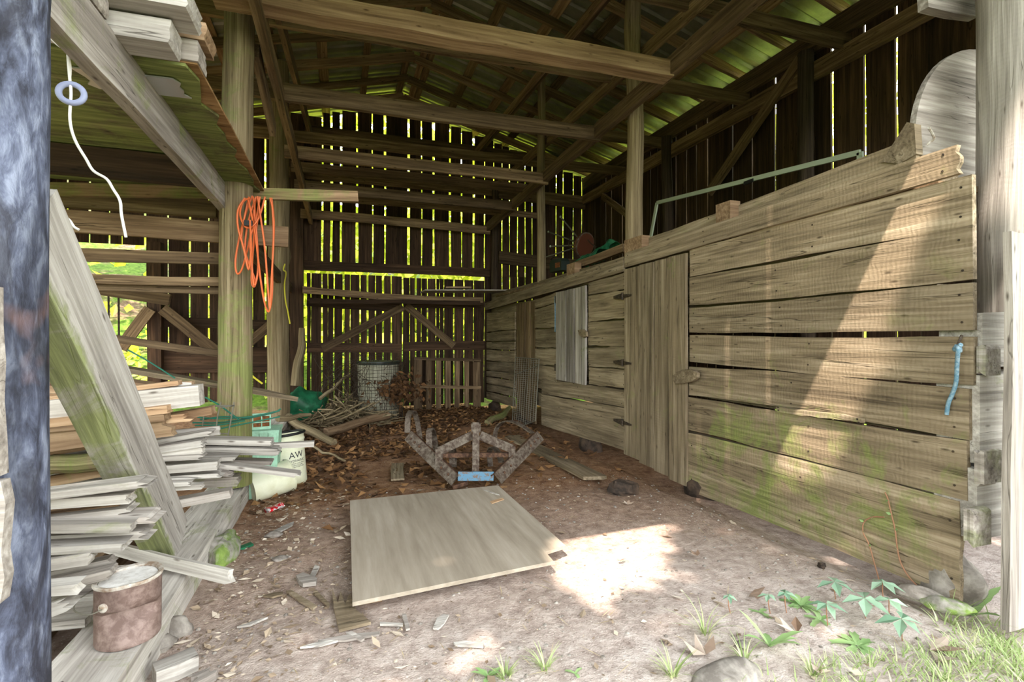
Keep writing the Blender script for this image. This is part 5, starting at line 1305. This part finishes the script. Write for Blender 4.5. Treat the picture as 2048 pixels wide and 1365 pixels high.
# ------------------------------------------------------------------ woods around the barn
m = MB()
for i in range(17000):
    x, y = R(-9, 11), R(12.2, 16.5)
    if -6.5 < x < -3.2 and R(0, 1) < .93: continue
    z = outz(x, y) + R(.0, 1) ** 1.3 * 9
    m.leaf((x, y, z), rv(), V((0, -1, .6)) + rv(.8), R(.25, .5), R(.16, .3), .15, R(0, 1), .1)
for i in range(2600):
    x, y = R(-10, 6), R(10.6, 13); z = outz(x, y) + R(.02, .35)
    m.leaf((x, y, z), rv(), V((0, -.5, 1)) + rv(.7), R(.1, .22), R(.08, .16), .15, R(0, 1), .1)
m.build('woodland_foliage', M['foliage'], label='sunlit green woods seen through the slits of the back wall', cat='foliage', kind='stuff')
m = MB()
for i in range(5000):
    x, y = R(8.5, 12), R(-1, 12); z = outz(x, y) + R(0, 1) * 6.5
    m.leaf((x, y, z), rv(), V((-1, -.4, .5)) + rv(.8), R(.25, .5), R(.16, .3), .15, R(0, 1), .1)
m.build('woodland_foliage', M['foliage'], label='sunlit green bushes seen through the slits of the right wall', cat='foliage', kind='stuff')

# unseen tree behind the viewer, its crown cut to shape the doorway light
def inpoly(p, poly):
    c = False; n = len(poly)
    for i in range(n):
        (x1, y1), (x2, y2) = poly[i], poly[i - 1]
        if (y1 > p[1]) != (y2 > p[1]) and p[0] < (x2 - x1) * (p[1] - y1) / (y2 - y1) + x1: c = not c
    return c
WP = [(lambda q: (q.y, q.z))(at(*p, X=XC)) for p in ((1700, 200), (1905, 250), (1880, 380), (1810, 520), (1775, 640), (1735, 750), (1720, 860), (1650, 935), (1540, 955), (1440, 950), (1400, 700))]
GP = [[(lambda q: (q.x, q.y))(at(*p, Z=0)) for p in pl] for pl in (((1135, 1125), (1150, 1090), (1220, 1040), (1330, 1040), (1322, 1100), (1285, 1135), (1270, 1180), (1205, 1200), (1140, 1170)),)]
PP = [(3.0, 1.5), (3.3, 1.3), (3.3, 2.4), (3.05, 2.2)]
def lit(P):
    t_ = (XC - P.x) / SUN.x; q = P + SUN * t_
    if inpoly((q.y, q.z), WP): return True
    t_ = (0 - P.z) / SUN.z; q = P + SUN * t_
    if any(inpoly((q.x, q.y), g) for g in GP): return True
    t_ = (1.41 - P.y) / SUN.y; q = P + SUN * t_
    return inpoly((q.x, q.z), PP)
T0 = V((1.0, 1.0, .6)) - SUN * 10
u_ = SUN.cross(V((0, 0, 1))).normalized(); v_ = SUN.cross(u_)
t = thing('tree', 'unseen leafy tree behind the viewer, its crown cut to dapple the doorway light', 'tree', (-3.2, -4.2, -.1))
m = MB()
for i in range(15000):
    P = T0 + u_ * R(-5.5, 5.0) + v_ * R(-3.4, 3.8) + SUN * R(-1.2, 1.2)
    if any(lit(P + u_ * a_ * .11 + v_ * b_ * .11) for a_, b_ in ((0, 0), (1, 0), (-1, 0), (0, 1), (0, -1))): continue
    m.leaf(P - u_ * .13, u_ + rv(.5), SUN + rv(.5), .26, .19, .1, R(0, .5), .05)
m.build('crown', M['crownleaf'], t)
m = MB().log((-3.2, -4.2, -.1), (-2.8, -3.8, 7.5), .22, .12, bend=.1)
for k in range(7):
    a_ = k * .9; e_ = T0 + u_ * 3.5 * math.cos(a_) + v_ * 2.2 * math.sin(a_)
    if any(lit(V((-2.9, -3.9, 5.5 + k * .25)).lerp(e_, j / 24) + o_) for j in range(25) for o_ in (V((0, 0, 0)), u_ * .15, u_ * -.15)): continue
    m.log((-2.9, -3.9, 5.5 + k * .25), T0 + u_ * 3.5 * math.cos(a_) + v_ * 2.2 * math.sin(a_), .07, .02, seg=8, sides=8)
m.build('trunk', M['bark'], t, True)
